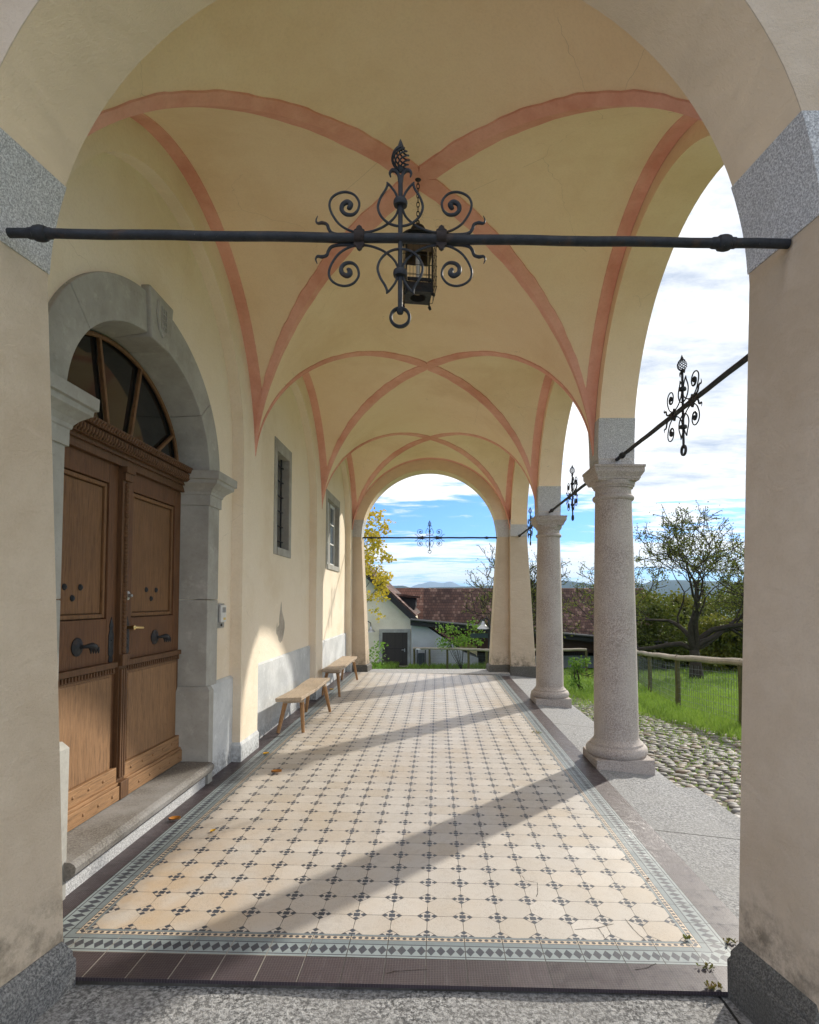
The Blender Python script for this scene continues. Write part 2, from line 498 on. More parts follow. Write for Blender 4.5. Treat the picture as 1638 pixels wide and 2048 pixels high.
f.grid(lambda a, b: (1.4775 + .6325 * a, 2.1 + 10.6 * b, floorz(1.4775) - .07 * a - .004), 2, 20)
f.grid(lambda a, b: (2.11, 2.1 + 10.6 * b, floorz(1.4775) - .074 - a * .5), 1, 20)
f.box((2.111, 1.6, -.6), (2.36, 5.45, -.185))
struct('stone_kerb', f, M['kerbj'])
M['stepj'] = granite('front_slabs', (.47, .47, .46), (.07, .07, .07), 85, (.26, .255, .245), joints=(0, 2.6, -.18 - 1.3), bump=.8)
f = MB()
f.grid(lambda a, b: (-2.6 + 5.2 * a, 1.55 + .835 * b, floorz(-2.6 + 5.2 * a) * .8 - .028 + .004 * sin(a * 40)), 60, 4)
f.grid(lambda a, b: (-2.6 + 5.2 * a, 1.55, floorz(-2.6 + 5.2 * a) * .8 - .028 - b * .4 + .004 * sin(a * 40)), 60, 1)
f.grid(lambda a, b: (-2.6 + 5.2 * a, 2.385 + .03 * b, floorz(-2.6 + 5.2 * a) * .8 - .031), 20, 1)
struct('front_step', f, M['stepj'])
f = MB().box((-1.9, 12.236, -.3), (1.5, 13.05, .004))
f.box((-1.9, 13.051, -.5), (2.3, 13.4, -.17))
struct('far_step', f, M['kerb'])
# worn cracks in the tiles, plus a raised tile edge's shadow painted dark
PHC, PHS = cos(PITCH), sin(PITCH); PPY = 1200 - FPX * tan(PITCH)
def on_floor(px, py, dz=0.):
    a = (px - 874.5) / FPX; b = -(py - PPY) / FPX
    r = (a, PHC - b * PHS, PHS + b * PHC); t = -1.52 / r[2]
    for _ in range(4):
        t = (floorz(r[0] * t) + dz - 1.52) / r[2]
    return (r[0] * t, r[1] * t)
CR = [[(1112, 1619), (1150, 1628), (1195, 1630), (1250, 1633)], [(1043, 1750), (1050, 1761), (1074, 1765), (1075, 1788), (1072, 1794)],
      [(1150, 1860), (1195, 1856), (1227, 1848)], [(1195, 1856), (1205, 1868), (1209, 1877)], [(1250, 1838), (1272, 1865), (1290, 1880)],
      [(1270, 1940), (1292, 1937), (1312, 1927)], [(871, 1653), (886, 1644), (912, 1646)], [(772, 1947), (790, 1943), (823, 1941), (855, 1939)],
      [(521, 1535), (527, 1538), (546, 1538), (553, 1541)], [(553, 1572), (560, 1576), (556, 1581)]]
f = MB(); rc = random.Random(3)
for line in CR:
    pts = []
    for i in range(len(line) - 1):
        (ax, ay), (bx, by) = line[i], line[i + 1]
        for k in range(4):
            t = k / 4; pts.append((ax + (bx - ax) * t + rc.uniform(-1, 1), ay + (by - ay) * t + rc.uniform(-.6, .6)))
    pts.append(line[-1]); pts = [on_floor(*q) for q in pts]
    for i in range(len(pts) - 1):
        p, q = Vector(pts[i]), Vector(pts[i + 1]); d = (q - p)
        if d.length < 1e-5: continue
        n = Vector((-d.y, d.x)).normalized() * rc.uniform(.0007, .0015)
        f.quad(*[(k.x, k.y, floorz(k.x) + .0012) for k in (p - n, q - n, q + n, p + n)])
struct('floor_cracks_and_shadow', f, flat('crack_dirt_and_shadow', (.03, .026, .02), .95, spec=.05))

# ------------------------------------------------------------------ end arches of the gallery
CX, CZ = -.16, 2.82
def opening(R, foot_l, foot_r, zb, n=56, CZ=2.82):
    """(x, z) from the foot of the left pier over the arch to the foot of the right pier, with leg flags"""
    pts = []
    for i in range(9):
        t = i / 8; pts.append((foot_l + (CX - R - foot_l) * t ** 1.15, zb + (CZ - zb) * t, -1))
    for i in range(1, n):
        g = pi - pi * i / n; pts.append((CX + R * cos(g), CZ + R * sin(g), 0))
    for i in range(9):
        t = 1 - i / 8; pts.append((foot_r + (CX + R - foot_r) * t ** 1.15, zb + (CZ - zb) * t, 1))
    return pts
def ring(mb, A, B, u0, u1, ztop, place, da, db, c):
    def outer(P):
        out = []
        for u, z, leg in P:
            if leg < 0: out.append((u0(z), z))
            elif leg > 0: out.append((u1(z), z))
            else:
                dx, dz = u - c[0], z - c[1]; k = 1e9
                if dx > 1e-6: k = min(k, (u1(c[1]) - c[0]) / dx)
                if dx < -1e-6: k = min(k, (u0(c[1]) - c[0]) / dx)
                if dz > 1e-6: k = min(k, (ztop - c[1]) / dz)
                out.append((c[0] + dx * k, c[1] + dz * k))
        for cu in (u0(c[1]), u1(c[1])):
            j = min(range(len(out)), key=lambda i: (out[i][0] - cu) ** 2 + (out[i][1] - ztop) ** 2); out[j] = (cu, ztop)
        return out
    OA, OB = outer(A), outer(B); n = len(A)
    vs = [place(u, da, z) for u, z, _ in A] + [place(u, da, z) for u, z in OA] + [place(u, db, z) for u, z, _ in B] + [place(u, db, z) for u, z in OB]
    fs = []
    for i in range(n - 1):
        fs += [(i, i + 1, n + i + 1, n + i), (2 * n + i, 3 * n + i, 3 * n + i + 1, 2 * n + i + 1), (i, 2 * n + i, 2 * n + i + 1, i + 1), (n + i, n + i + 1, 3 * n + i + 1, 3 * n + i)]
    fs += [(0, n, 3 * n, 2 * n), (n - 1, 3 * n - 1, 4 * n - 1, 2 * n - 1)]
    mb.add(vs, fs)
ZT = 5.0
def end_arch(name, label, y0, y1, A, B, zb, u1):
    t = thing(name, label, 'arch', ((CX), (y0 + y1) / 2, 0))
    mb = MB(); ring(mb, A, B, lambda z: -2.6, u1, ZT, lambda u, d, z: (u, d, z), y0, y1, (CX, CZ))
    obj('wall', mb, M['pier'], t, smooth=True)
    # granite impost blocks let into the plaster
    for side in (-1, 1):
        P = []
        for Q in (A, B):
            q = [(u, z) for u, z, g in Q if (u - CX) * side > 0 and z > 2.2]
            q.sort(key=lambda k: k[1]); r = []
            for zz in [2.865 + (3.235 - 2.865) * i / 6 for i in range(7)]:
                for (ua, za), (ub, zc) in zip(q, q[1:]):
                    if za <= zz <= zc: r.append((ua + (ub - ua) * (zz - za) / max(1e-6, zc - za) - side * .004, zz)); break
            P.append(r)
        mb = MB(); n = len(P[0]); uo = CX + side * 1.745
        vs = [(u, y0 - .004, z) for u, z in P[0]] + [(u, y1 + .004, z) for u, z in P[1]] + [(uo, y0 - .004, z) for u, z in P[0]] + [(uo, y1 + .004, z) for u, z in P[1]]
        fs = []
        for i in range(n - 1):
            fs += [(i, i + 1, n + i + 1, n + i), (i, 2 * n + i, 2 * n + i + 1, i + 1), (n + i, n + i + 1, 3 * n + i + 1, 3 * n + i), (2 * n + i, 3 * n + i, 3 * n + i + 1, 2 * n + i + 1)]
        fs += [(0, n, 3 * n, 2 * n), (n - 1, 3 * n - 1, 4 * n - 1, 2 * n - 1)[::-1]]
        mb.add(vs, fs); obj('impost_block', mb, M['impost'], t)
    return t
outr = lambda z: 1.90 + max(0, 2.84 - z) / 2.84 * .17
PB = opening(1.448, -1.452, 1.172, -.3); PA = opening(1.50, -1.50, 1.245, -.3)
near = end_arch('entrance_arch', 'large near arch of rough beige plaster framing the whole view', 2.0, 2.38, PA, PB, -.3, outr)
for side in (-1, 1):
    fb, ff = (-1.452, -1.50) if side < 0 else (1.172, 1.245)
    xo = -2.7 if side < 0 else 2.07
    path = [(xo, 2.38), (fb, 2.38), (ff, 2.0), (xo, 2.0)] if side < 0 else [(xo, 2.0), (ff, 2.0), (fb, 2.38), (xo, 2.38)]
    prof = [(-.05, -.4), (.022, -.4), (.02, .10), (.012, .118), (.012, .135), (-.012, .185), (-.05, .185)]
    mb = MB().sweep(path, prof, side=-1)
    obj('plinth', mb, M['plinth'] if side > 0 else granite('worn_granite', (.33, .325, .31), (.10, .10, .10), 150, bump=.5), near)
FA = opening(1.462, -1.50, 1.12, -.3, 56, 2.85); FB = opening(1.462, -1.465, 1.105, -.3, 56, 2.85)
far = end_arch('far_arch', 'plastered arch at the far end opening onto the garden and sky', 12.56, 12.96, FA, FB, -.3, outr)
for side in (-1, 1):
    fa, fb = (-1.50, -1.465) if side < 0 else (1.12, 1.105)
    xo = -1.86 if side < 0 else 2.07
    path = [(xo, 12.96), (fb, 12.96), (fa, 12.56), (xo, 12.56)] if side < 0 else [(xo, 12.56), (fa, 12.56), (fb, 12.96), (xo, 12.96)]
    mb = MB().sweep(path, [(-.05, -.4), (.03, -.4), (.03, .12), (0, .15), (-.05, .15)], side=-1)
    obj('plinth', mb, M['plinth'], far)

# jamb of the arcade on the garden side of the far pier
mb = MB()
for z0, z1 in ((-.3, 2.864),):
    vs = []
    for i in range(9):
        z = z0 + (z1 - z0) * i / 8; xr = outr(z) + .004; xl = 1.535
        vs += [(xl, 12.44, z), (xr, 12.44 , z), (xr, 12.559, z), (xl, 12.559, z)]
    mb.add(vs, [(3, 2, 1, 0), (32, 33, 34, 35)] + [(i * 4 + k, i * 4 + (k + 1) % 4, i * 4 + 4 + (k + 1) % 4, i * 4 + 4 + k) for i in range(8) for k in range(4)])
obj('jamb', mb, M['pier'], far, bevel=.01)
obj('impost_block', MB().box((1.545, 12.434, 2.865), (1.908, 12.559, 3.235)), M['impost'], far, bevel=.006)
obj('plinth', MB().box((1.52, 12.41, -.3), (2.10, 12.529, .13)), M['plinth'], far, bevel=.015)

# ------------------------------------------------------------------ groin vault
XC, A_, ZS, HB = -.13, 1.69, 2.84, 1.71
BAYS = [4.115, 7.515, 10.915]; B_ = 1.7
vault = thing('vaulted_ceiling', 'ochre plastered groin vault of three bays with pink painted ribs', 'vault', (XC, 7.5, ZS))
def vpt(sx, sy, kind, tau, k, yc, drop=0.):
    """kind L: surface curved across x; kind T: curved along y"""
    s = k * tau
    if kind == 'L': x, y, n = A_ * sin(s), B_ * sin(tau) * sy, Vector((-sin(s), 0, -cos(s)))
    else: x, y, n = A_ * sin(tau) * sx, B_ * sin(s), Vector((0, -sin(s), -cos(s)))
    p = Vector((XC + x, yc + y, ZS + HB * cos(s))) + n * drop
    return (p.x, p.y, p.z)
YEND = 12.562
for yc in BAYS:
    mb = MB()
    for kind, sg in (('L', -1), ('L', 1), ('T', -1), ('T', 1)):
        mb.grid(lambda a, b: vpt(sg, sg, kind, a * pi / 2, 2 * b - 1, yc), 28, 40)
    o = obj('vault_bay', mb, M['vault'], vault, smooth=30, fix=True)
RW = .122
def rib_strip(mb, rows, drop_n):
    """rows of points already on the vault: a thin raised band with edges"""
    n = len(rows[0])
    for i in range(len(rows) - 1):
        for j in range(n - 1):
            mb.quad(rows[i][j], rows[i][j + 1], rows[i + 1][j + 1], rows[i + 1][j])
for yc in BAYS:
    for sx in (-1, 1):
        for sy in (-1, 1):
            mb = MB(); R = []
            for i in range(61):
                tau = (i / 60) ** .9 * radians(86.5); w = RW / A_ * (1 + .05 * sin(tau * 31 + yc * 3 + sx) + .035 * sin(tau * 73 + sy)) * (1 if tau < 1.35 else max(.35, 1 - (tau - 1.35) * 3))
                row = []
                for j in (1., .94, .5, 0.):
                    s = max(0., tau - w * j); dr = 0 if j == 1. else .011
                    row.append(vpt(sx, sy, 'L', tau, sx * s / max(tau, 1e-6), yc, dr))
                for j in (.5, .94, 1.):
                    s = max(0., tau - w * j); dr = 0 if j == 1. else .011
                    row.append(vpt(sx, sy, 'T', tau, sy * s / max(tau, 1e-6), yc, dr))
                R.append([(p[0], min(p[1], YEND), p[2]) for p in row])
            rib_strip(mb, R, 0); obj('diagonal_rib', mb, M['rib'], vault, smooth=50, fix=False)
    for sx in (-1, 1):
        mb = MB(); R = []
        for i in range(81):
            s = (i / 40 - 1) * radians(85)
            row = []
            xi = max(A_ - .115, A_ * sin(abs(s)) + .004)
            for xx, dr in ((xi, 0), (xi + .004, .007), (A_ - .002, .007), (A_ - .001, -.01)):
                row.append((XC + sx * xx, min(yc + B_ * sin(s) - sin(s) * dr, YEND), ZS + HB * cos(s) - cos(s) * dr))
            R.append(row)
        rib_strip(mb, R, 0); obj('wall_rib', mb, M['rib'], vault, smooth=50, fix=False)
mb = MB(); R = []
for i in range(61):
    s = (i / 30 - 1) * radians(84)
    R.append([(XC + A_ * sin(s) - sin(s) * dr, yy, ZS + HB * cos(s) - cos(s) * dr) for yy, dr in ((12.44, 0), (12.443, .006), (12.56, .006))])
rib_strip(mb, R, 0); obj('end_rib', mb, M['rib'], vault, smooth=50, fix=False)

# ------------------------------------------------------------------ right side: arcade wall on two columns
arc = thing('arcade_wall', 'plastered arcade wall of three open arches above the two columns', 'wall', (1.73, 7.5, 2.8))
mb = MB(); RA, ZA = 1.535, 2.90
def arch_curve(yc, y0, y1, R, zc, zb, n=44):
    P = [(yc - R, zb + (zc - zb) * i / 3, -1) for i in range(3)]
    P += [(yc - R * cos(pi * i / n), zc + R * sin(pi * i / n), 0) for i in range(n + 1)]
    P = P[:3] + P[3:]
    P += [(yc + R, zc - (zc - zb) * i / 3, 1) for i in range(1, 4)]
    return P
for i, yc in enumerate(BAYS):
    C_ = arch_curve(yc, 0, 0, RA, ZA, 2.83)
    y0 = yc - 1.7 if i else 2.381; y1 = yc + 1.7 if i < 2 else 12.559
    C_ = [(min(max(u, y0 + .002), y1 - .002), z, g) for u, z, g in C_]
    ring(mb, C_, C_, lambda z: y0, lambda z: y1, ZT, lambda u, d, z: (d, u, z), 1.562, 1.9, (yc, ZA))
obj('wall', mb, M['vault'], arc, smooth=True)
rf = MB().prism([(-2.6, 6.4), (1.93, 5.01), (1.93, 5.12), (-2.6, 6.52)], lambda x, z: (x, 1.7, z), lambda x, z: (x, 13.1, z))
obj('roof', rf, flat('roof_tiles', (.16, .07, .05), .9), arc)

def column_at(y, label):
    c = thing('stone_column', label, 'column', (1.74, y, -.055), 'granite columns of the arcade')
    X = 1.745
    obj('plinth', MB().box((1.482, y - .262, -.12), (2.025, y + .268, .03)), M['column'], c, bevel=.006)
    pr = [(.22, .029), (.268, .03), (.284, .045), (.291, .07), (.288, .098), (.274, .118), (.252, .126), (.249, .146), (.236, .152), (.222, .17), (.212, .19)]
    obj('base', MB().lathe(pr, (X, y, 0), 56), M['column'], c, smooth=True)
    sh = [(.2105, .185)] + [(.2095 - .0335 * (t / 12) ** 1.5, .2 + 2.28 * t / 12) for t in range(13)] + [(.18, 2.495)]
    obj('shaft', MB().lathe(sh, (X, y, 0), 56), M['column'], c, smooth=True)
    nk = [(.175, 2.49), (.190, 2.498), (.2, 2.512), (.201, 2.528), (.192, 2.542), (.176, 2.548), (.173, 2.60), (.178, 2.612), (.190, 2.616), (.192, 2.63), (.202, 2.636), (.210, 2.66), (.211, 2.68)]
    obj('necking', MB().lathe(nk, (X, y, 0), 56), M['column'], c, smooth=True)
    mb = MB(); L = []
    for h, zz in ((.196, 2.672), (.2, 2.684), (.206, 2.69), (.206, 2.702), (.218, 2.72), (.232, 2.742), (.236, 2.752), (.236, 2.786), (.244, 2.792), (.244, 2.814)):
        L.append([(X + sx * h, y + sy * h, zz) for sx, sy in ((-1, -1), (1, -1), (1, 1), (-1, 1))])
    vs = [p for r in L for p in r]; fs = [(0, 3, 2, 1), tuple(len(vs) - 4 + i for i in range(4))]
    for i in range(len(L) - 1):
        for k in range(4): fs.append((i * 4 + k, i * 4 + (k + 1) % 4, i * 4 + 4 + (k + 1) % 4, i * 4 + 4 + k))
    mb.add(vs, fs); obj('capital', mb, M['column'], c)
    mb = MB().box((1.558, y - .169, 2.811), (1.904, y + .169, 2.88)); vs = []
    for i in range(9):
        z = 2.883 + .385 * i / 8; d = .169 + (RA - sqrt(RA * RA - max(0, z - ZA) ** 2))
        vs += [(1.556, y - d, z), (1.906, y - d, z), (1.906, y + d, z), (1.556, y + d, z)]
    mb.add(vs, [(3, 2, 1, 0), (32, 33, 34, 35)] + [(i * 4 + k, i * 4 + (k + 1) % 4, i * 4 + 4 + (k + 1) % 4, i * 4 + 4 + k) for i in range(8) for k in range(4)])
    obj('impost_block', mb, M['impost'], c)
    return c
column_at(5.815, 'nearer pink granite column standing closest to the entrance arch')
column_at(9.215, 'farther pink granite column standing between nearer column and far pier')
# ------------------------------------------------------------------ left side: church wall with portal and windows
XW, XP = -1.915, -1.81
wall = thing('church_wall', 'tall cream plastered wall on the left with oak portal and two windows', 'wall', (-1.9, 7.5, 0))
DC = 3.905                                  # centre of the portal along y
def ell(a, b, zs, zb, n=48):
    P = [(DC - a, zb + (zs - zb) * i / 2, -1) for i in range(2)]
    P += [(DC - a * cos(pi * i / n), zs + b * sin(pi * i / n), 0) for i in range(n + 1)]
    return P + [(DC + a, zb + (zs - zb) * (1 - i / 2), 1) for i in range(1, 3)]
mb = MB()
E0 = ell(1.08, .85, 2.57, -.2)
ring(mb, E0, E0, lambda z: 1.7, lambda z: 5.735, 6.5, lambda u, d, z: (d, u, z), XW, -2.6, (DC, 2.57))
def rect_wall(mb, X, y0, y1, z0, z1, holes, depth):
    ys = sorted({y0, y1} | {q for h in holes for q in h[:2]}); zs = sorted({z0, z1} | {q for h in holes for q in h[2:]})
    for a, b in zip(ys, ys[1:]):
        for c, d in zip(zs, zs[1:]):
            if any(h[0] <= a and b <= h[1] and h[2] <= c and d <= h[3] for h in holes): continue
            mb.quad((X, a, c), (X, b, c), (X, b, d), (X, a, d))
    for a, b, c, d in holes:
        mb.quad((X, a, c), (X, a, d), (X - depth, a, d), (X - depth, a, c)); mb.quad((X, b, c), (X - depth, b, c), (X - depth, b, d), (X, b, d))
        mb.quad((X, a, c), (X - depth, a, c), (X - depth, b, c), (X, b, c)); mb.quad((X, a, d), (X, b, d), (X - depth, b, d), (X - depth, a, d))
W1 = (6.87, 7.66, 2.06, 3.45); W2 = (10.10, 11.50, 2.06, 3.44)
rect_wall(mb, XW, 5.735, 13.4, -.2, 6.5, [W1, W2], .5)
obj('plaster', mb, M['wall'], wall, fix=False)
# blind arches: shallow layer whose legs are the pilasters
mb = MB(); PIL = [(5.475, 5.995), (8.83, 9.35)]
spans = [(2.381, 5.735, 2.62, 5.475), (5.735, 9.09, 5.995, 8.83), (9.09, 12.559, 9.35, 12.30)]
for y0, y1, a, b in spans:
    c = (a + b) / 2; r = (b - a) / 2
    C_ = [(a, -.1, -1), (a, 1.4, -1)] + [(c - r * cos(pi * i / 44), 2.86 + r * sin(pi * i / 44) * 1.02, 0) for i in range(45)] + [(b, 1.4, 1), (b, -.1, 1)]
    ring(mb, C_, C_, lambda z: y0, lambda z: y1, ZT, lambda u, d, z: (d, u, z), XP, XW - .01, (c, 2.86))
obj('pilaster', mb, M['wall'], wall, smooth=True, fix=True)
# grey cement skirting
def skirt(y0, y1, ztop, X):
    mb = MB().prism([(X - .2, -.15), (X, -.15), (X, ztop - .02), (X - .02, ztop), (X - .2, ztop)], lambda x, z: (x, y0, z), lambda x, z: (x, y1, z))
    obj('skirting', mb, M['skirt'], wall)
skirt(4.86, 5.474, .825, -1.882)
skirt(5.996, 8.829, .845, -1.893)
skirt(9.351, 12.299, .845, -1.893)
for a, b in PIL + [(12.30, 12.555)]:
    mb = MB().sweep([(-1.95, b + .0), (XP, b + .0), (XP, a - .0), (-1.95, a)], [(-.05, -.15), (.014, -.15), (.014, .185), (.0, .215), (-.05, .215)], side=-1)
    obj('pilaster_base', mb, M['skirt'], wall)

# portal frame of grey sandstone
XF, XD = -1.886, -2.10
frame = MB()
def frame_pt(g, rin, d):
    """g angle, rin 0 inner / 1 outer, d 0 front / 1 at the door plane"""
    a = 0.945 if d == 0 else .90
    b = .70 if d == 0 else .655
    if rin: a, b = 1.175, .965
    return (XF if d == 0 else XD - .1, DC - a * cos(g), 2.57 + b * sin(g))
cuts = [0, 37, 82.5, 97.5, 143, 180]
for i, (g0, g1) in enumerate(zip(cuts, cuts[1:])):
    if i == 2: continue
    e = .12; n = 12; A = []
    for k in range(n + 1):
        g = radians(g0 + e + (g1 - g0 - 2 * e) * k / n)
        A.append([frame_pt(g, 0, 0), frame_pt(g, 1, 0), (XW - .06, *frame_pt(g, 1, 0)[1:]), frame_pt(g, 0, 1)])
    vs = [p for r in A for p in r]; fs = []
    for k in range(n):
        o, q = k * 4, k * 4 + 4
        for j in range(4): fs.append((o + j, o + (j + 1) % 4, q + (j + 1) % 4, q + j))
    fs += [(0, 3, 2, 1), tuple(n * 4 + j for j in range(4))]
    frame.add(vs, fs)
for sg in (-1, 1):
    for z0, z1 in ((.80, 1.52), (1.524, 2.36)):
        frame.prism([(XF, .945), (XF, 1.175), (XW - .06, 1.175), (XD - .1, .90)], lambda x, y: (x, DC + sg * y, z0), lambda x, y: (x, DC + sg * y, z1))
pf = obj('door_surround', frame, M['portal_stone'], wall, bevel=.006)
ks = MB()
kk = [(-.13, 3.235), (.13, 3.235), (.175, 3.565), (-.175, 3.565)]
ks.prism(kk, lambda y, z: (-1.858, DC + y, z), lambda y, z: (-2.2, DC + y * .98, z))
kst = obj('keystone', ks, M['portal_stone'], pf, bevel=.012)
sh = MB()                                    # small carved shield with a grid on the keystone
sh.prism([(-.07, 3.52), (.07, 3.52), (.085, 3.42), (.05, 3.32), (0, 3.28), (-.05, 3.32), (-.085, 3.42)], lambda y, z: (-1.857, DC + y, z), lambda y, z: (-1.844, DC + y * .9, 3.41 + (z - 3.41) * .92))
for q in (-.03, 0, .03): sh.box((-1.844, DC + q - .005, 3.33), (-1.836, DC + q + .005, 3.49))
for q in (3.36, 3.40, 3.44, 3.48): sh.box((-1.844, DC - .04, q - .004), (-1.8365, DC + .04, q + .004))
obj('carved_shield', sh, M['portal_stone'], pf, bevel=.004)
for sg in (-1, 1):
    path = [(XD - .08, DC + sg * .905), (XF, DC + sg * .945), (XF, DC + sg * 1.175), (XW - .05, DC + sg * 1.175)]
    prof = [(-.04, 2.30), (.014, 2.30), (.014, 2.385), (.022, 2.39), (.026, 2.41), (.045, 2.435), (.075, 2.46), (.092, 2.472), (.096, 2.50), (.112, 2.505), (.114, 2.57), (-.04, 2.572)]
    obj('capital', MB().sweep(path, prof, side=1 if sg > 0 else -1), M['portal_stone'], pf, bevel=.003)
    path = [(XD - .08, DC + sg * .90), (XF, DC + sg * .945), (XF, DC + sg * (1.20 if sg < 0 else 1.0))] + ([(XW - .05, DC - 1.20)] if sg < 0 else [])
    prof = [(-.04, -.15), (.042, -.15), (.042, .78), (.018, .815), (-.04, .82)]
    obj('jamb_block', MB().sweep(path, prof, side=1 if sg > 0 else -1), M['portal_stone'], pf, bevel=.004)

# oak door, two leaves
def leaf(y0, y1, sgn):
    """sgn +1: the leaf hinged on the far side"""
    X0 = XD; b = MB()
    st = .105
    b.box((X0 - .05, y0, .43), (X0, y0 + st, 2.40)); b.box((X0 - .05, y1 - st, .43), (X0, y1, 2.40))
    b.box((X0 - .05, y0 + st, 2.27), (X0 - .001, y1 - st, 2.40))
    b.box((X0 - .05, y0 + st, 1.12), (X0 - .001, y1 - st, 1.40))
    lf = obj('door_leaf', b, M['oakframe'], wall, bevel=.004)
    obj('shadow_recess', MB().box((X0 - .06, y0 + st - .02, .43), (X0 - .035, y1 - st + .02, 2.30)), M['oakdark'], lf)  # dark board paints the shadow lines around the upper panel
    p = MB()
    for z0, z1 in ((1.40, 2.27),):
        ya, yb = y0 + st, y1 - st
        ya += .006; yb -= .006; z0 += .006; z1 -= .006
        for (a, c, d, e) in ((ya, ya + .026, z0, z1), (yb - .026, yb, z0, z1), (ya + .026, yb - .026, z1 - .026, z1), (ya + .026, yb - .026, z0, z0 + .026)):
            p.box((X0 - .036, a, d), (X0 - .010, c, e))
    p.box((X0 - .0335, y0 + st + .036, 1.436), (X0 - .024, y1 - st - .036, 2.234))
    obj('upper_panel', p, M['oak'], lf, bevel=.006)
    p = MB(); p.box((X0 - .02, y0 + .06, .44), (X0 + .012, y1 - .06, 1.03)); p.box((X0 - .02, y0 + .03, .43), (X0 + .004, y1 - .03, 1.045))
    obj('lower_panel', p, M['oakworn'], lf, bevel=.008)
    p = MB(); p.box((X0 - .01, y0 + .02, 1.085), (X0 + .035, y1 - .02, 1.12)); p.box((X0 - .01, y0 + .02, 1.045), (X0 + .018, y1 - .02, 1.0845))
    n = 26
    for k in range(n):
        ya = y0 + .03 + (y1 - y0 - .06) * k / n; p.box((X0 + .017, ya, 1.052), (X0 + .027, ya + .012, 1.08))
    obj('dentil_rail', p, M['oakdark'], lf, bevel=.002)
    p = MB(); p.box((X0 - .03, y0, .345), (X0 + .03, y1, .44)); p.box((X0 - .03, y0, .325), (X0 + .045, y1, .3449)); p.box((X0 - .03, y0, .235), (X0 + .055, y1, .3249))
    for k in range(5):
        for zz, xx in ((.395, .03), (.28, .055)):
            yy = y0 + .09 + (y1 - y0 - .18) * (k + (.4 if zz < .3 else 0)) / 4.4; p.lathe([(.011, 0), (.008, .005), (.002, .007)], (X0 + xx, yy, zz), 8, 'x')
    obj('kick_board', p, M['oaklight'], lf, bevel=.005)
    yc = (y0 + y1) / 2
    for dy, dz in ((-.075, .03), (.075, .03), (0, -.035)):
        p = MB().lathe([(.02, 0), (.018, .008), (.012, .014), (.003, .017)], (X0 - .026, yc + dy, 1.565 + dz), 14, 'x')
        obj('door_stud', p, M['iron'], lf, smooth=True)
    # lion-paw pull: rosette, neck and a drooping paw with claws
    k = MB(); kx, ky, kz = X0, yc + .02, 1.245
    k.lathe([(.054, -.002), (.054, .005), (.046, .010), (.024, .016), (.016, .022)], (kx, ky, kz), 28, 'x')
    k.tube([(kx + .012, ky, kz), (kx + .045, ky, kz + .002), (kx + .062, ky + .012, kz + .006), (kx + .067, ky + .04, kz + .006), (kx + .065, ky + .066, kz - .004), (kx + .062, ky + .082, kz - .018)],
           [.011, .010, .014, .018, .020, .013], 12)
    for q in range(4):
        dx = -.014 + .0093 * q
        k.tube([(kx + .064 + dx, ky + .045 + .012 * q, kz - .006), (kx + .064 + dx, ky + .056 + .010 * q, kz - .022), (kx + .064 + dx, ky + .058 + .010 * q, kz - .036), (kx + .064 + dx, ky + .054 + .010 * q, kz - .044)], [.008, .0075, .005, .0015], 8)
    obj('paw_pull', k, M['iron'], lf, smooth=50)
    ye = y1 - .052 if sgn < 0 else y0 + .052
    pl = [(0, .165), (.014, .13), (.022, .11), (.016, .08), (.028, .05), (.028, -.07), (.018, -.085), (.024, -.11), (.012, -.14), (0, -.165)]
    pl = pl + [(-a, b) for a, b in pl[::-1][1:-1]]
    k = MB().prism([(ye + a, 1.245 + b) for a, b in pl], lambda y, z: (X0 - .001, y, z), lambda y, z: (X0 + .005, y, z))
    k.lathe([(.005, .004), (.005, .009)], (X0, ye, 1.26), 10, 'x'); k.box((X0 + .004, ye - .002, 1.20), (X0 + .0065, ye + .002, 1.245))
    obj('lock_plate', k, M['iron'], lf, bevel=.001)
    return lf
la = leaf(DC - .90, DC - .045, -1); lb = leaf(DC + .045, DC + .90, 1)
ye = DC + .045 + .052
k = MB().lathe([(.012, 0), (.012, .035), (.016, .04), (.016, .055), (.009, .06)], (XD, ye, 1.335), 14, 'x')
k.tube([(XD + .05, ye, 1.335), (XD + .056, ye + .03, 1.334), (XD + .056, ye + .11, 1.328)], [.010, .010, .008], 10)
obj('lever_handle', k, M['brass'], lb, smooth=True)
k = MB().lathe([(.03, 0), (.03, .006), (.022, .009), (.012, .009), (.012, .03), (.009, .034)], (XD, ye - .002, 1.55), 22, 'x')
obj('lock_cylinder', k, M['steel'], lb, smooth=True)
# carved strip where the leaves meet
k = MB(); k.box((XD - .02, DC - .044, .345), (XD + .03, DC + .044, 2.40))
k.box((XD + .03, DC - .048, 1.09), (XD + .055, DC + .048, 1.165)); k.box((XD + .03, DC - .05, 2.31), (XD + .05, DC + .05, 2.36)); k.box((XD + .03, DC - .056, 2.36), (XD + .062, DC + .056, 2.40))
k.box((XD - .02, DC - .05, .235), (XD + .062, DC + .05, .345))
for i in range(44):
    z = 1.18 + i * .0256
    k.lathe([(.020, 0), (.016, .012), (.006, .018)], (XD + .03, DC, z), 10, 'x')
for q in (-.026, 0, .026): k.box((XD + .03, DC + q - .009, .37), (XD + .044, DC + q + .009, 1.07))
obj('cover_strip', k, M['oakdark'], wall, bevel=.003)
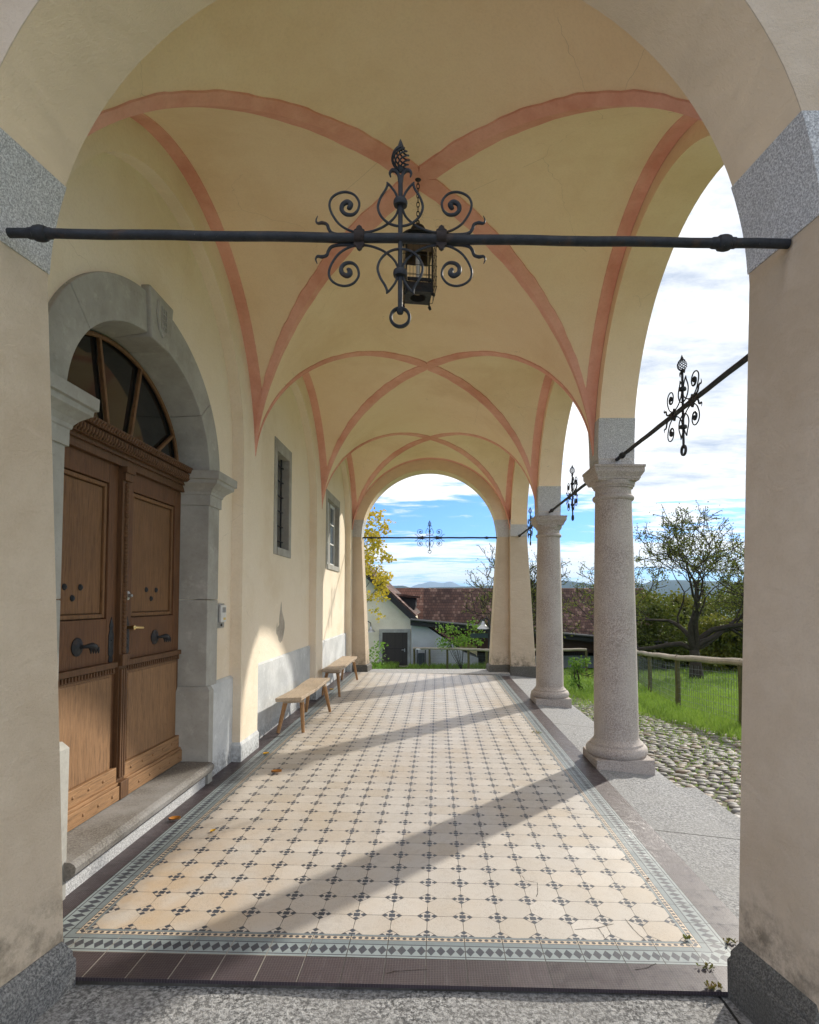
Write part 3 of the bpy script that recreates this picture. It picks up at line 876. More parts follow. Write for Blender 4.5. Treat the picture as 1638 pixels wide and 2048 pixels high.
# carved transom
k = MB(); ya, yb = DC - .915, DC + .915
k.box((XD - .06, ya, 2.40), (XD + .03, yb, 2.45)); k.box((XD - .06, ya, 2.45), (XD + .05, yb, 2.475)); k.box((XD - .06, ya, 2.475), (XD + .078, yb, 2.54)); k.box((XD - .06, ya, 2.54), (XD + .115, yb, 2.58)); k.box((XD - .06, ya, 2.58), (XD + .09, yb, 2.60))
n = 60
for i in range(n):
    y = ya + (yb - ya) * (i + .5) / n
    k.tube([(XD + .075, y, 2.48), (XD + .092, y, 2.50), (XD + .095, y + .004, 2.525), (XD + .08, y, 2.54)], [.008, .0105, .010, .007], 7)
    k.tube([(XD + .115, y - .014, 2.545), (XD + .118, y, 2.56), (XD + .115, y + .014, 2.575)], .006, 6)
obj('carved_transom', k, M['oakdark'], wall, smooth=40)
# fanlight
fl = MB(); fl.prism([(DC - .915 * cos(pi * i / 40), 2.57 + .675 * sin(pi * i / 40)) for i in range(41)], lambda y, z: (XD - .05, y, z), lambda y, z: (XD - .06, y, z))
fo = obj('fanlight', fl, M['glass'], wall)
k = MB(); k.tube([(XD - .03, DC - .885 * cos(pi * i / 40), 2.57 + .64 * sin(pi * i / 40)) for i in range(41)], .017, 6)
for a, b in ((.125, .26), (.44, .79)):
    for sg in (-1, 1):
        zt = 2.57 + .63 * sqrt(max(0, 1 - (b / .875) ** 2))
        k.beam((XD - .03, DC + sg * a, 2.58), (XD - .03, DC + sg * b, zt), .025, .025, (1, 0, 0))
obj('muntins', k, M['oak'], fo, bevel=.004)

# windows
def window_frame(w, X, t, mat, par, extra=None):
    y0, y1, z0, z1 = w; b = MB()
    b.box((X - .28, y0, z0), (X, y0 + t, z1)); b.box((X - .28, y1 - t, z0), (X, y1, z1))
    b.box((X - .28, y0 + t, z1 - t * 1.25), (X - .001, y1 - t, z1)); b.box((X - .28, y0 + t, z0), (X + .012, y1 - t, z0 + .09))
    return obj('window_surround', b, mat, par, bevel=.006)
w1 = window_frame(W1, XW + .012, .115, M['portal_stone'], wall)
k = MB(); ya, yb, za, zb = W1[0] + .1, W1[1] - .1, W1[2] + .08, W1[3] - .13
k.box((XW - .31, ya, za), (XW - .30, yb, zb)); obj('window_pane', k, M['glass'], w1)
k = MB()
for q in (.16, .5, .84):
    y = ya + (yb - ya) * q; k.tube([(XW - .075, y, za), (XW - .075, y, zb)], .011, 8)
for i in range(6):
    z = za + (zb - za) * (i + .6) / 6.2
    k.beam((XW - .075, ya, z), (XW - .075, yb, z), .026, .008); k.tube([(XW - .05, ya + .1, z + .01), (XW - .035, ya + .13, z + .02), (XW - .05, ya + .155, z + .01)], .007, 6)
obj('iron_grille', k, M['iron'], w1)
k = MB().tube([(XW - .20, yb - .085, za + .26), (XW - .20, yb - .085, zb)], .07, 18); k.box((XW - .24, yb - .04, za), (XW - .2, yb, za + .3))
obj('window_post', k, M['portal_stone'], w1, smooth=True)
w2 = window_frame(W2, XW + .012, .11, M['portal_stone'], wall)
k = MB(); ya, yb, za, zb = W2[0] + .11, W2[1] - .11, W2[2] + .09, W2[3] - .1375
k.box((XW - .26, (ya + yb) / 2 - .05, za), (XW - .06, (ya + yb) / 2 + .05, zb)); obj('stone_mullion', k, M['portal_stone'], w2, bevel=.005)
for a, b in ((ya, (ya + yb) / 2 - .05), ((ya + yb) / 2 + .05, yb)):
    k = MB(); X = XW - .115
    k.box((X, a, za), (X + .045, a + .045, zb)); k.box((X, b - .045, za), (X + .045, b, zb)); k.box((X, a + .045, za), (X + .044, b - .045, za + .05)); k.box((X, a + .045, zb - .05), (X + .044, b - .045, zb))
    for q in (.36, .68): k.box((X + .005, a + .045, za + (zb - za) * q - .014), (X + .04, b - .045, za + (zb - za) * q + .014))
    cs = obj('casement', k, M['white'], w2, bevel=.004)
    k = MB().box((X + .012, a + .04, za + .04), (X + .02, b - .04, zb - .04)); obj('window_pane', k, M['skyglass'], cs)
# repaired patch of bare cement
pp = [(7.25, 1.50), (7.275, 1.40), (7.30, 1.36), (7.36, 1.30), (7.41, 1.245), (7.415, 1.17), (7.36, 1.08), (7.30, 1.02), (7.22, 1.0), (7.15, 1.035), (7.11, 1.09), (7.05, 1.12), (7.045, 1.17), (7.07, 1.25), (7.085, 1.19), (7.12, 1.20), (7.16, 1.22), (7.17, 1.30), (7.2, 1.38)]
obj('cement_patch', MB().prism(pp, lambda y, z: (XW - .004, y, z), lambda y, z: (XW + .0025, y, z)), stone('patch_cement', (.50, .45, .38), (.36, .32, .27), 6), wall)
# doorstep
ds = thing('doorstep', 'worn granite slab forming the step below the oak door', 'step', (-1.95, DC, 0))
k = MB().prism([(-2.3, .13), (-1.84, .13), (-1.815, .14), (-1.79, .165), (-1.785, .195), (-1.795, .212), (-1.815, .222), (-2.3, .235)], lambda x, z: (x, DC - .93, z), lambda x, z: (x, DC + .885, z))
obj('tread', k, M['doorstep'], ds)
obj('riser', MB().box((-2.3, DC - .93, -.1), (-1.855, DC + .885, .1295)), M['impost'], ds, bevel=.006)
# intercom
ic = thing('intercom', 'small steel intercom with white call panel beside the oak portal', 'intercom', (XW, 5.2, 1.38))
obj('back_plate', MB().box((XW, 5.105, 1.275), (XW + .012, 5.285, 1.49)), M['steel'], ic, bevel=.003)
obj('call_panel', MB().box((XW + .012, 5.15, 1.325), (XW + .035, 5.272, 1.475)), M['white'], ic, bevel=.005)
obj('speaker_slots', MB().box((XW + .035, 5.175, 1.41), (XW + .037, 5.25, 1.455)), M['steel'], ic)
obj('name_tag', MB().box((XW + .035, 5.20, 1.345), (XW + .0375, 5.25, 1.365)), flat('yellow_card', (.75, .55, .15), .5), ic)
obj('bell_button', MB().lathe([(.013, 0), (.011, .006)], (XW + .012, 5.21, 1.30), 14, 'x'), M['iron'], ic)
# ------------------------------------------------------------------ wrought-iron tie rods with scrollwork
U = .000469
def cu_(px, py): return ((px - 812) * U, -(py - 842) * U)
def spline(P, n=6):
    """Catmull-Rom through 2-D points"""
    Q = [P[0]] + P + [P[-1]]; out = []
    for i in range(1, len(Q) - 2):
        a, b, c, d = Q[i - 1:i + 3]
        for k in range(n):
            t = k / n
            out.append(tuple(.5 * (2 * b[j] + (c[j] - a[j]) * t + (2 * a[j] - 5 * b[j] + 4 * c[j] - d[j]) * t * t + (3 * b[j] - a[j] - 3 * c[j] + d[j]) * t ** 3) for j in range(2)))
    return out + [tuple(P[-1])]
SCROLL = [(800, 585), (772, 655), (715, 715), (640, 760), (540, 788), (430, 782), (330, 728), (268, 645), (243, 570), (258, 510), (308, 470), (375, 457), (440, 480), (480, 540), (470, 605), (430, 643), (375, 640), (342, 605), (348, 562), (385, 540), (412, 556), (404, 585), (390, 580)]
PETAL_OUT = [(818, 750), (762, 742), (706, 716), (655, 662), (633, 592), (652, 520), (690, 455), (708, 410), (702, 385)]
PETAL_IN = [(702, 385), (740, 428), (775, 480), (797, 545), (800, 585)]
TENDRIL = [(470, 800), (330, 800), (262, 785), (236, 752), (222, 716), (185, 702), (148, 706), (134, 682), (147, 645)]
ti = thing('tie_rod', 'heavy black iron tie rod with scrollwork crossing the near arch overhead', 'tie rod', (0, 0, 0), 'iron tie rods with scrollwork')
def rod_mesh(a, b, za=0., zb=0., ka=.12, kb=.24, r=.0175):
    mb = MB(); n = 24
    mb.tube([(a + (b - a) * i / n, 0, za + (zb - za) * i / n + .0015 * sin(i * 1.7)) for i in range(n + 1)], r, 12)
    for q in (a + ka, b - kb):
        z = za + (zb - za) * (q - a) / (b - a)
        mb.lathe([(r, -.052), (r + .003, -.045), (r + .004, -.026), (r + .010, -.022), (r + .0125, -.005), (r + .0125, .006), (r + .009, .02), (r + .003, .024), (r + .003, .04), (r, .044)], (q, 0, z), 10, 'x', .3)
    return mb
obj('rod', rod_mesh(-1.465, 1.452, .02, -.022), M['iron'], ti, smooth=True)
for sx in (1, -1):
    for sz in (1, -1):
        def T(P, y=0.): return [(sx * cu_(*p)[0], y, sz * cu_(*p)[1]) for p in P]
        sp = spline(SCROLL, 6); m = len(sp)
        rr = [.0046 if i < m * .62 else .0046 + .0052 * sin(min(1, (i - m * .62) / (m * .30)) * pi / 2) for i in range(m)]
        rr = [r if i < m * .92 else r * (1.05 - (i - m * .92) / (m * .1) * .35) for i, r in enumerate(rr)]
        obj('scroll', MB().tube(T(sp, .004), rr, 8), M['iron'], ti, smooth=True)
        mb = MB().tube(T(spline(PETAL_OUT, 5), -.004), [.0048] * 36 + [.0042, .0036, .003, .0024, .0014], 8)
        mb.tube(T(spline(PETAL_IN, 5), -.003), [.002, .003, .0038] + [.0046] * 18, 8)
        obj('petal', mb, M['iron'], ti, smooth=True)
        tp = spline(TENDRIL, 5); m = len(tp)
        obj('tendril', MB().tube(T(tp, .010), [.0062 if i < m * .6 else .0062 * (1 - (i - m * .6) / (m * .42)) + .0008 for i in range(m)], 8), M['iron'], ti, smooth=True)
mb = MB(); mb.tube([(0, 0, cu_(0, 1425)[1]), (0, 0, cu_(0, 330)[1])], .0088, 10)
mb.lathe([(.010, -.012), (.013, -.006), (.013, .006), (.008, .012)], (0, 0, cu_(0, 1432)[1]), 12)
obj('spindle', mb, M['iron'], ti, smooth=True)
for py in (553, 1131):
    z = cu_(0, py)[1]
    obj('spindle_collar', MB().lathe([(.018, -.0125), (.0245, -.011), (.0265, -.004), (.0265, .004), (.0245, .011), (.018, .0125)], (0, 0, z), 18), M['iron'], ti, smooth=True)
for px in (485, 1140):
    x = cu_(px, 0)[0]; mb = MB().lathe([(.017, -.019), (.0225, -.018), (.0235, 0), (.0225, .018), (.017, .019)], (x, 0, .003), 14, 'x')
    for sz in (1, -1):
        mb.prism([(-.018, .016), (-.02, .028), (-.012, .033), (-.008, .042), (0, .047), (.008, .042), (.012, .033), (.02, .028), (.018, .016)], lambda a, b: (x + a, -.008, sz * b), lambda a, b: (x + a, .006, sz * b))
    obj('rod_clamp', mb, M['rust'], ti, smooth=30)
mb = MB(); zr = cu_(0, 1487)[1]; R_ = 37 * 2 * U
mb.tube([(R_ * sin(2 * pi * i / 32), 0, zr + R_ * cos(2 * pi * i / 32)) for i in range(33)], .0062, 8, False, 1.7)
obj('ring', mb, M['iron'], ti, smooth=True)
mb = MB(); z0 = cu_(0, 275)[1]; hh = .088
for k in range(8):
    P = []
    for i in range(25):
        t = i / 24; g = 2 * pi * (k / 8 + t * .62); r = .0285 * sin(pi * t ** .85) ** .75 + .004
        P.append((r * cos(g), r * sin(g), z0 + hh * t))
    mb.tube(P, .0031, 6)
mb.lathe([(.006, -.012), (.012, -.004), (.013, .004), (.008, .010)], (0, 0, z0), 12)
mb.lathe([(.008, -.008), (.0125, 0), (.010, .010), (.0055, .022), (.0008, .034)], (0, 0, z0 + hh - .004), 12)
obj('basket_finial', mb, M['iron'], ti, smooth=50)
mb = MB()
for g in (0, pi):
    P = [(0.004, -.045), (.007, -.02), (.018, -.003), (.033, -.001), (.040, -.012), (.037, -.027)]
    mb.tube([(cos(g) * a, sin(g) * a, z0 - .004 + b) for a, b in spline(P, 4)], [.006] * 6 + [.0075] * 6 + [.007, .0065, .006, .0055, .0048, .004, .0035, .003, .002], 8)
obj('leaf_curls', mb, M['iron'], ti, smooth=True)
ti_skip = ('rod',)
for loc, rz, lab, a, b, ka, kb in (
        ((-.165, 12.76, 2.87), 0., 'iron tie rod with scrollwork seen against the sky in the far arch', -1.46, 1.46, .2, .22),
        ((1.735, 4.112, 2.875), pi / 2, 'iron tie rod with scrollwork in the arcade opening nearest the viewer', -1.74, 1.54, .2, .17),
        ((1.735, 7.515, 2.875), pi / 2, 'iron tie rod with scrollwork in the arcade opening between both columns', -1.54, 1.54, .17, .17),
        ((1.735, 10.95, 2.875), pi / 2, 'iron tie rod with scrollwork between farther column and far pier', -1.57, 1.62, .17, .17)):
    r = dup(ti, loc, rz, lab, ti_skip)
    o = obj('rod', rod_mesh(a, b, 0, 0, ka, kb), M['iron'], None, smooth=True); o.parent = r; o.location = (0, 0, 0)
ti.location = (-.138, 2.15, 2.872)

# ------------------------------------------------------------------ hanging lantern
LX, LY = -.138, 4.115
lan = thing('lantern', 'black square iron lantern hanging on a chain from the vault', 'lantern', (LX, LY, 4.53))
ch = MB(); z = 4.545; ch.lathe([(.03, .0), (.02, -.012), (.008, -.02)], (LX, LY, 4.548), 14)
k = 0
while z > 4.19:
    P = []
    for i in range(13):
        g = 2 * pi * i / 12; a, b = .010 * sin(g), .021 * cos(g)
        P.append((LX + (a if k % 2 else 0), LY + (0 if k % 2 else a), z - .02 + b))
    ch.tube(P, .0032, 6, False); z -= .034; k += 1
obj('chain', ch, M['iron'], lan, smooth=True)
ROT = radians(8)
def lp(x, y, z): return (LX + x * cos(ROT) - y * sin(ROT), LY + x * sin(ROT) + y * cos(ROT), z)
def rb(mb, a, b):
    t = MB().box(a, b); mb.add([lp(*v) for v in t.v], t.f)
w = .092; zb, zt = 3.67, 4.09
b = MB()
for sx in (-1, 1):
    for sy in (-1, 1):
        rb(b, (sx * w - .0055, sy * w - .0055, zb - .012), (sx * w + .0055, sy * w + .0055, zt))
        b.tube([lp(sx * w, sy * w, zb - .012), lp(sx * (w + .012), sy * (w + .012), zb - .028)], [.012, .009], 8)
for zz, h in ((zb + .075, .022), (zt - .022, .022)):
    for q in (-1, 1):
        rb(b, (-w + .008, q * w - .006, zz), (w - .008, q * w + .006, zz + h)); rb(b, (q * w - .006, -w + .008, zz), (q * w + .006, w - .008, zz + h))
obj('frame', b, M['iron'], lan)
b = MB()
for zz, rings in ((zb, 1),):
    N = 32; vs = []
    for i in range(N):
        g = 2 * pi * i / N; cx, cy = cos(g), sin(g); k = w / max(abs(cx), abs(cy)); vs += [lp(cx * k, cy * k, zb), lp(.055 * cx, .055 * cy, zb), lp(.055 * cx, .055 * cy, zb + .05), lp(cx * k, cy * k, zb + .07)]
    b.add(vs, [(i * 4 + j, ((i + 1) % N) * 4 + j, ((i + 1) % N) * 4 + (j + 1) % 4, i * 4 + (j + 1) % 4) for i in range(N) for j in range(4)])
obj('bottom_plate', b, M['iron'], lan)
b = MB()
for q in (-1, 1):
    rb(b, (-w + .009, q * w - .003, zt - .13), (w - .009, q * w + .003, zt - .022)); rb(b, (q * w - .003, -w + .009, zt - .13), (q * w + .003, w - .009, zt - .022))
obj('upper_panels', b, flat('sooted_glass', (.13, .095, .06), .3), lan)
b = MB()
b.lathe([(w * 1.42, zt - .002), (w * 1.40, zt + .012), (.062, zt + .05), (.058, zt + .06), (.056, zt + .075), (.045, zt + .098), (.026, zt + .112), (.01, zt + .116), (.008, zt + .13)], (LX, LY, 0), 4 if False else 28)
obj('dome', b, M['iron'], lan, smooth=True)
b = MB(); W3 = w + .028
for q in (-1, 1):
    for i in range(5):
        c = -w + 2 * w * i / 4
        b.tube([lp(c, q * W3, zb + .03), lp(c, q * W3, zt - .03)], .0015, 5); b.tube([lp(q * W3, c, zb + .03), lp(q * W3, c, zt - .03)], .002, 5)
    for i in range(6):
        z = zb + .03 + (zt - zb - .06) * i / 5
        b.tube([lp(-W3, q * W3, z), lp(W3, q * W3, z)], .002, 5); b.tube([lp(q * W3, -W3, z), lp(q * W3, W3, z)], .002, 5)
obj('wire_guard', b, M['iron'], lan)
cdl = obj('candle_bulb', MB().lathe([(.014, 3.80), (.014, 3.90), (.017, 3.91), (.017, 3.975), (.006, 3.985)], (LX, LY, 0), 16), M['white'], lan, smooth=True)
obj('bulb_socket', MB().lathe([(.022, 3.74), (.024, 3.80), (.012, 3.805)], (LX, LY, 0), 16), M['brass'], lan, smooth=True)

# ------------------------------------------------------------------ benches
def bench(label, C4, feet, zs, sway):
    cx = sum(p[0] for p in C4) / 4; cy = sum(p[1] for p in C4) / 4
    t = thing('bench', label, 'bench', (cx, cy, .035), 'wooden benches along the wall')
    rr = random.Random(len(label)); N = 24; vs = []
    for i in range(N + 1):
        s = i / N
        L = Vector(C4[0]).lerp(Vector(C4[3]), s); R = Vector(C4[1]).lerp(Vector(C4[2]), s)
        wl, wr = .006 * sin(s * 7 + sway) + rr.uniform(-.002, .002), .009 * sin(s * 5 + 1 + sway) + rr.uniform(-.002, .002)
        dz = -.012 * sin(pi * s) + .004 * sin(s * 9 + sway)
        vs += [(L.x + wl, L.y, zs + dz), (R.x + wr, R.y, zs + dz), (R.x + wr - .006, R.y, zs - .04 + dz), (L.x + wl + .006, L.y, zs - .04 + dz)]
    mb = MB().add(vs, [(i * 4 + j, i * 4 + (j + 1) % 4, i * 4 + 4 + (j + 1) % 4, i * 4 + 4 + j) for i in range(N) for j in range(4)] + [(3, 2, 1, 0), tuple(N * 4 + j for j in range(4))])
    obj('seat', mb, M['bench'], t, bevel=.005)
    for k, (fx, fy) in enumerate(feet):
        tx = fx + (cx - fx) * .42; ty = fy + (cy - fy) * .14
        mb = MB().tube([(fx, fy, floorz(fx) + .001), (fx + (tx - fx) * .5, fy + (ty - fy) * .5, zs / 2), (tx, ty, zs - .036)], [.0185, .023, .029], 9)
        obj('leg', mb, M['benchleg'], t, smooth=30)
    for q in (.13, .87):
        a = Vector(C4[0]).lerp(Vector(C4[3]), q); b = Vector(C4[1]).lerp(Vector(C4[2]), q)
        obj('cleat', MB().beam((a.x + .03, a.y, zs - .066), (b.x - .02, b.y, zs - .066), .075, .04), M['bench'], t, bevel=.006)
    mb = MB()
    for k, (fx, fy) in enumerate(feet):
        tx = fx + (cx - fx) * .38; ty = fy + (cy - fy) * .13
        mb.lathe([(.021, 0), (.019, .0015)], (tx, ty, zs - .010), 12)
    obj('tenon_ends', mb, M['oakdark'], t)
    return t
bench('pale wooden bench with four splayed legs, the one nearer the door', [(-1.735, 6.36), (-1.475, 6.44), (-1.445, 8.04), (-1.725, 8.03)], [(-1.775, 6.64), (-1.505, 6.69), (-1.74, 7.90), (-1.43, 7.94)], .468, 0.)
bench('darker weathered bench with rough edges, the one nearer the far arch', [(-1.755, 8.95), (-1.475, 8.95), (-1.505, 11.10), (-1.795, 11.18)], [(-1.79, 9.25), (-1.50, 9.13), (-1.775, 11.03), (-1.492, 11.08)], .47, 2.)

# ------------------------------------------------------------------ fallen leaves and weeds
def curled_leaf(name, label, px, py, size, mat, rz):
    x, y = on_floor(px, py); z = floorz(x)
    t = MB(); N = 7; vs = []
    for i in range(N + 1):
        s = i / N; wd = size * .42 * sin(pi * min(1, s * 1.02 + .02)) ** .8
        for k in (-1, 0, 1):
            a, b = (s - .5) * size, k * wd; h = .004 + abs(k) * size * .22 + size * .18 * (s - .4) ** 2
            vs.append((x + a * cos(rz) - b * sin(rz), y + a * sin(rz) + b * cos(rz), z + h))
    fs = [(i * 3 + k, i * 3 + k + 1, i * 3 + k + 4, i * 3 + k + 3) for i in range(N) for k in (0, 1)]
    o = obj(name, MB().add(vs, fs), mat, None, smooth='all')
    return tag(o, label, 'leaf', 'fallen autumn leaves', 'thing')
ylw = flat('yellow_leaf', (.72, .42, .03), .5, 0, .3); org = flat('orange_leaf', (.50, .20, .03), .5, 0, .3); brn = flat('brown_leaf', (.22, .10, .04), .6, 0, .3)
curled_leaf('fallen_leaf', 'orange curled leaf on the purple edge tiles before the doorstep', 349, 1641, .075, org, .3)
curled_leaf('fallen_leaf', 'small bright yellow leaf on the cream tiles near the left border', 426, 1664, .04, ylw, 1.)
curled_leaf('fallen_leaf', 'orange leaf on the cream tiles below the nearer bench', 553, 1546, .085, org, .2)
curled_leaf('fallen_leaf', 'yellow leaf on the blue border strip before the nearer bench', 532, 1509, .06, ylw, .7)
curled_leaf('fallen_leaf', 'pale yellow leaf beneath the farther bench', 663, 1380, .07, ylw, .1)
curled_leaf('fallen_leaf', 'small brown leaf against the foot of the doorstep', 205, 1722, .04, brn, 1.)
curled_leaf('fallen_leaf', 'tiny brown leaf on the right part of the cream tiles', 1296, 1760, .018, brn, .4)
wm = leafmat('weed_leaf', (.10, .17, .03), (.20, .24, .05), (.28, .14, .05), .2)
def weed(label, px, py, n, r, seed):
    x, y = on_floor(px, py); rr = random.Random(seed); mb = MB()
    for i in range(n):
        g = rr.uniform(0, 2 * pi); d = r * sqrt(rr.random()); a, b = x + d * cos(g), y + .5 * d * sin(g); h = rr.uniform(.004, .02)
        L = rr.uniform(.008, .017); g2 = rr.uniform(0, 2 * pi); c, s_ = cos(g2) * L, sin(g2) * L; z = floorz(a)
        mb.add([(a, b, z + h * .3), (a + c * .5 - s_ * .4, b + s_ * .5 + c * .4, z + h), (a + c, b + s_, z + h * 1.2), (a + c * .5 + s_ * .4, b + s_ * .5 - c * .4, z + h)], [(0, 1, 2, 3)])
    return tag(obj('weed', mb, wm, None, fix=False), label, 'weed', 'weeds in the floor joints', 'thing')
weed('leafy green weed in the floor corner at the right plinth foot', 1426, 1978, 44, .034, 1)
weed('reddish weed growing in the joint of purple corner tile', 1412, 1936, 26, .03, 2)
weed('reddish weed on the border beside top of right plinth', 1458, 1886, 24, .032, 3)
weed('tiny green weed at the corner of the cream tile field', 1374, 1881, 18, .014, 4)
weed('dry weed clump on the border opposite the nearer column', 1072, 1466, 34, .07, 5)
# ------------------------------------------------------------------ ground outside
gm = Mat('meadow_soil'); p_ = gm.pos(); n_ = gm.noise(p_, .8, 5, .6); n2_ = gm.noise(p_, 25., 5, .7)
M['meadow'] = gm.set(gm.mix(n_.mr(.35, .65), gm.mix(n2_.mr(.3, .7), (.075, .16, .016), (.11, .21, .028)), (.12, .19, .03)), .9, gm.bump(n2_, .8, .05), spec=.1)
f = MB()
GX = [-400, -120, -60, -30, -16, -9, -5, -2.2, 2.0, 2.3, 4, 6, 9, 14, 22, 35, 60, 120, 400]
GY = [2.8, 5, 8, 12, 16, 22, 30, 40, 60, 90, 150, 300]
f.grid(lambda a, b: (GX[round(a * 18)], GY[round(b * 11)], terr(0, GY[round(b * 11)]) - .03), 18, 11)
f.grid(lambda a, b: (-9000 + 18000 * a, 300 + 11700 * b, -9.1 - 51 * min(1, b * 30)), 8, 30)
struct('meadow', f, M['meadow'], smooth='all', fix=False)
f = MB().grid(lambda a, b: (-40 + 80 * a, -60 + 62.0 * b, -.45), 4, 4)
struct('forecourt', f, granite('gravel', (.40, .38, .34), (.17, .16, .14), 40, bump=.6), fix=False)
f = MB().grid(lambda a, b: (2.1 + 30 * a, -3 + 6.1 * b, -.445 + .34 * b), 4, 6)
struct('side_yard', f, M['meadow'], fix=False)

# cobbled path beside the gallery
EDGE = [(2.0, 5.6), (5, 5.2), (8.9, 4.53), (10.3, 4.36), (12.1, 4.10), (14.7, 3.9), (17, 3.6), (22, 3.0)]
def edge(y):
    for (a, xa), (b, xb) in zip(EDGE, EDGE[1:]):
        if a <= y <= b: return xa + (xb - xa) * (y - a) / (b - a)
    return EDGE[-1][1] if y > 22 else EDGE[0][1]
rc = random.Random(5)
f = MB().grid(lambda a, b: (2.1 + (edge(3 + 15 * b) - 2.1 + .1) * a, 3 + 15 * b, terr(0, 3 + 15 * b) - .010), 8, 40)
sm = Mat('path_sand'); q = sm.pos(); a_ = sm.noise(q, 3.2, 5, .6)
soil = sm.set(sm.mix(a_.mr(.45, .6), (.13, .12, .08), (.10, .16, .035)), .95, sm.bump(sm.noise(q, 60, 3), .5, .01))
struct('path_bed', f, soil, fix=False)
cm = Mat('cobbles'); q = cm.pos(); isl = V(cm, cm.new('ShaderNodeNewGeometry').outputs['Random Per Island'])
c_ = cm.mix(isl, (.150, .134, .112), (.092, .086, .08)); c_ = cm.mix((isl * 7.3).frac() > .78, c_, (.18, .135, .095)); c_ = cm.mix((isl * 13.7).frac() > .85, c_, (.22, .21, .20))
nn = cm.noise(q, 45., 4, .7); c_ = cm.mix(nn.mr(.5, .75) * .5, c_, (.10, .095, .085))
M['cobble'] = cm.set(c_, .62, cm.bump(nn, .25, .01), spec=.4)
f = MB(); y = 3.6; row = 0
while y < 17.2:
    st = .098 if y < 9 else .115
    x = 2.2 + rc.uniform(0, .1)
    while x < edge(y) - .04:
        L = rc.uniform(.045, .092); Wd = rc.uniform(.034, .056); h = rc.uniform(.014, .034); g = rc.uniform(-.5, .5)
        cx, cy = x + L, y + rc.uniform(-.028, .028); z = terr(0, cy) - .014
        if cx < 2.37 and cy < 5.55: x += 2 * L; continue
        vs = []; K = 9; wob = [rc.uniform(.86, 1.12) for _ in range(K)]
        for rad, hh in ((1., 0), (.95, .5), (.76, .88)):
            for k in range(K):
                t = 2 * pi * k / K; a, b = L * rad * cos(t) * wob[k], Wd * rad * sin(t) * wob[k]
                vs.append((cx + a * cos(g) - b * sin(g), cy + a * sin(g) + b * cos(g), z + h * hh))
        vs.append((cx, cy, z + h))
        fs = [(r * K + k, r * K + (k + 1) % K, r * K + K + (k + 1) % K, r * K + K + k) for r in (0, 1) for k in range(K)] + [(2 * K + k, 2 * K + (k + 1) % K, 3 * K) for k in range(K)]
        f.add(vs, fs); x += 2 * L + rc.uniform(.0, .018)
    y += st; row += 1
struct('cobbled_path', f, M['cobble'], smooth='all', fix=False)

# ------------------------------------------------------------------ grass
M['grass'] = leafmat('grass_blades', (.125, .235, .022), (.20, .33, .045), (.28, .36, .08), .5)
def blades(n, region, h0, h1, wid, seed):
    rr = random.Random(seed); mb = MB(); c = 0
    while c < n:
        x, y = region(rr)
        z = terr(0, y) - .03; h = rr.uniform(h0, h1); g = rr.uniform(0, 2 * pi); w = wid * rr.uniform(.6, 1.3)
        dx, dy = cos(g) * w, sin(g) * w; ln = rr.uniform(.1, .7) * h; g2 = rr.uniform(0, 2 * pi); lx, ly = cos(g2) * ln, sin(g2) * ln
        mb.v += [(x - dx, y - dy, z), (x + dx, y + dy, z), (x + dx * .8 + lx * .35, y + dy * .8 + ly * .35, z + h * .6), (x - dx * .8 + lx * .35, y - dy * .8 + ly * .35, z + h * .6), (x + lx, y + ly, z + h)]
        o = len(mb.v) - 5; mb.f += [(o, o + 1, o + 2, o + 3), (o + 3, o + 2, o + 4)]; c += 1
    return mb
def near_lawn(r):
    while True:
        y = 7.2 + 9 * r.random() ** 1.4; x = edge(y) - .22 + r.random() ** 1.2 * 4.2
        return x, y
def far_lawn(r):
    y = 15 + 15 * r.random() ** 1.3; return edge(y) + r.random() * 12, y
def path_tufts(r):
    y = 4 + 13 * r.random(); x = 2.3 + (edge(y) - 2.3) * r.random() ** .6; return x, y
def by_house(r):
    while True:
        x, y = -5 + 8.5 * r.random(), 31 + 4.8 * r.random()
        if not (-2.3 < x < -1.55): return x, y
def garden(r): return -3.6 + 7.5 * r.random(), 13.4 + 16 * r.random() ** 1.2
g_ = blades(17000, near_lawn, .07, .19, .006, 1)
for n, reg, a, b, w, sd_ in ((8000, far_lawn, .10, .20, .014, 2), (14000, path_tufts, .04, .075, .005, 3), (5000, by_house, .15, .42, .02, 5), (7000, garden, .08, .2, .010, 4)):
    t_ = blades(n, reg, a, b, w, sd_); g_.add(t_.v, t_.f)
o = struct('grass', g_, M['grass'], kind='stuff', fix=False)

# ------------------------------------------------------------------ plants
def leafcard(mb, p, L, w, rr):
    d = Vector((rr.gauss(0, 1), rr.gauss(0, 1), rr.gauss(0, .8) - .3)).normalized(); s_ = d.cross(Vector((rr.gauss(0, 1), rr.gauss(0, 1), rr.gauss(0, 1)))).normalized(); n = d.cross(s_) * w * .35
    p = Vector(p); o = len(mb.v)
    mb.v += [tuple(p), tuple(p + d * L * .5 + s_ * w + n), tuple(p + d * L), tuple(p + d * L * .5 - s_ * w + n)]
    mb.f += [(o, o + 1, o + 2), (o, o + 2, o + 3)]
def crown(centers, per, L, w, seed):
    rr = random.Random(seed); mb = MB()
    for (c, r) in centers:
        for _ in range(int(per * r * r)):
            v = Vector((rr.gauss(0, 1), rr.gauss(0, 1), rr.gauss(0, 1))).normalized() * r * rr.random() ** .45
            leafcard(mb, Vector(c) + Vector((v.x, v.y, v.z * .8)), L * rr.uniform(.6, 1.25), w * rr.uniform(.7, 1.2), rr)
    return mb
M['bark'] = flat('bark', (.055, .046, .036), .95, 0, .5, 8, .1, .8)
M['leaf_yellow'] = leafmat('yellow_foliage', (.64, .50, .04), (.31, .36, .045), (.50, .28, .04), .5)
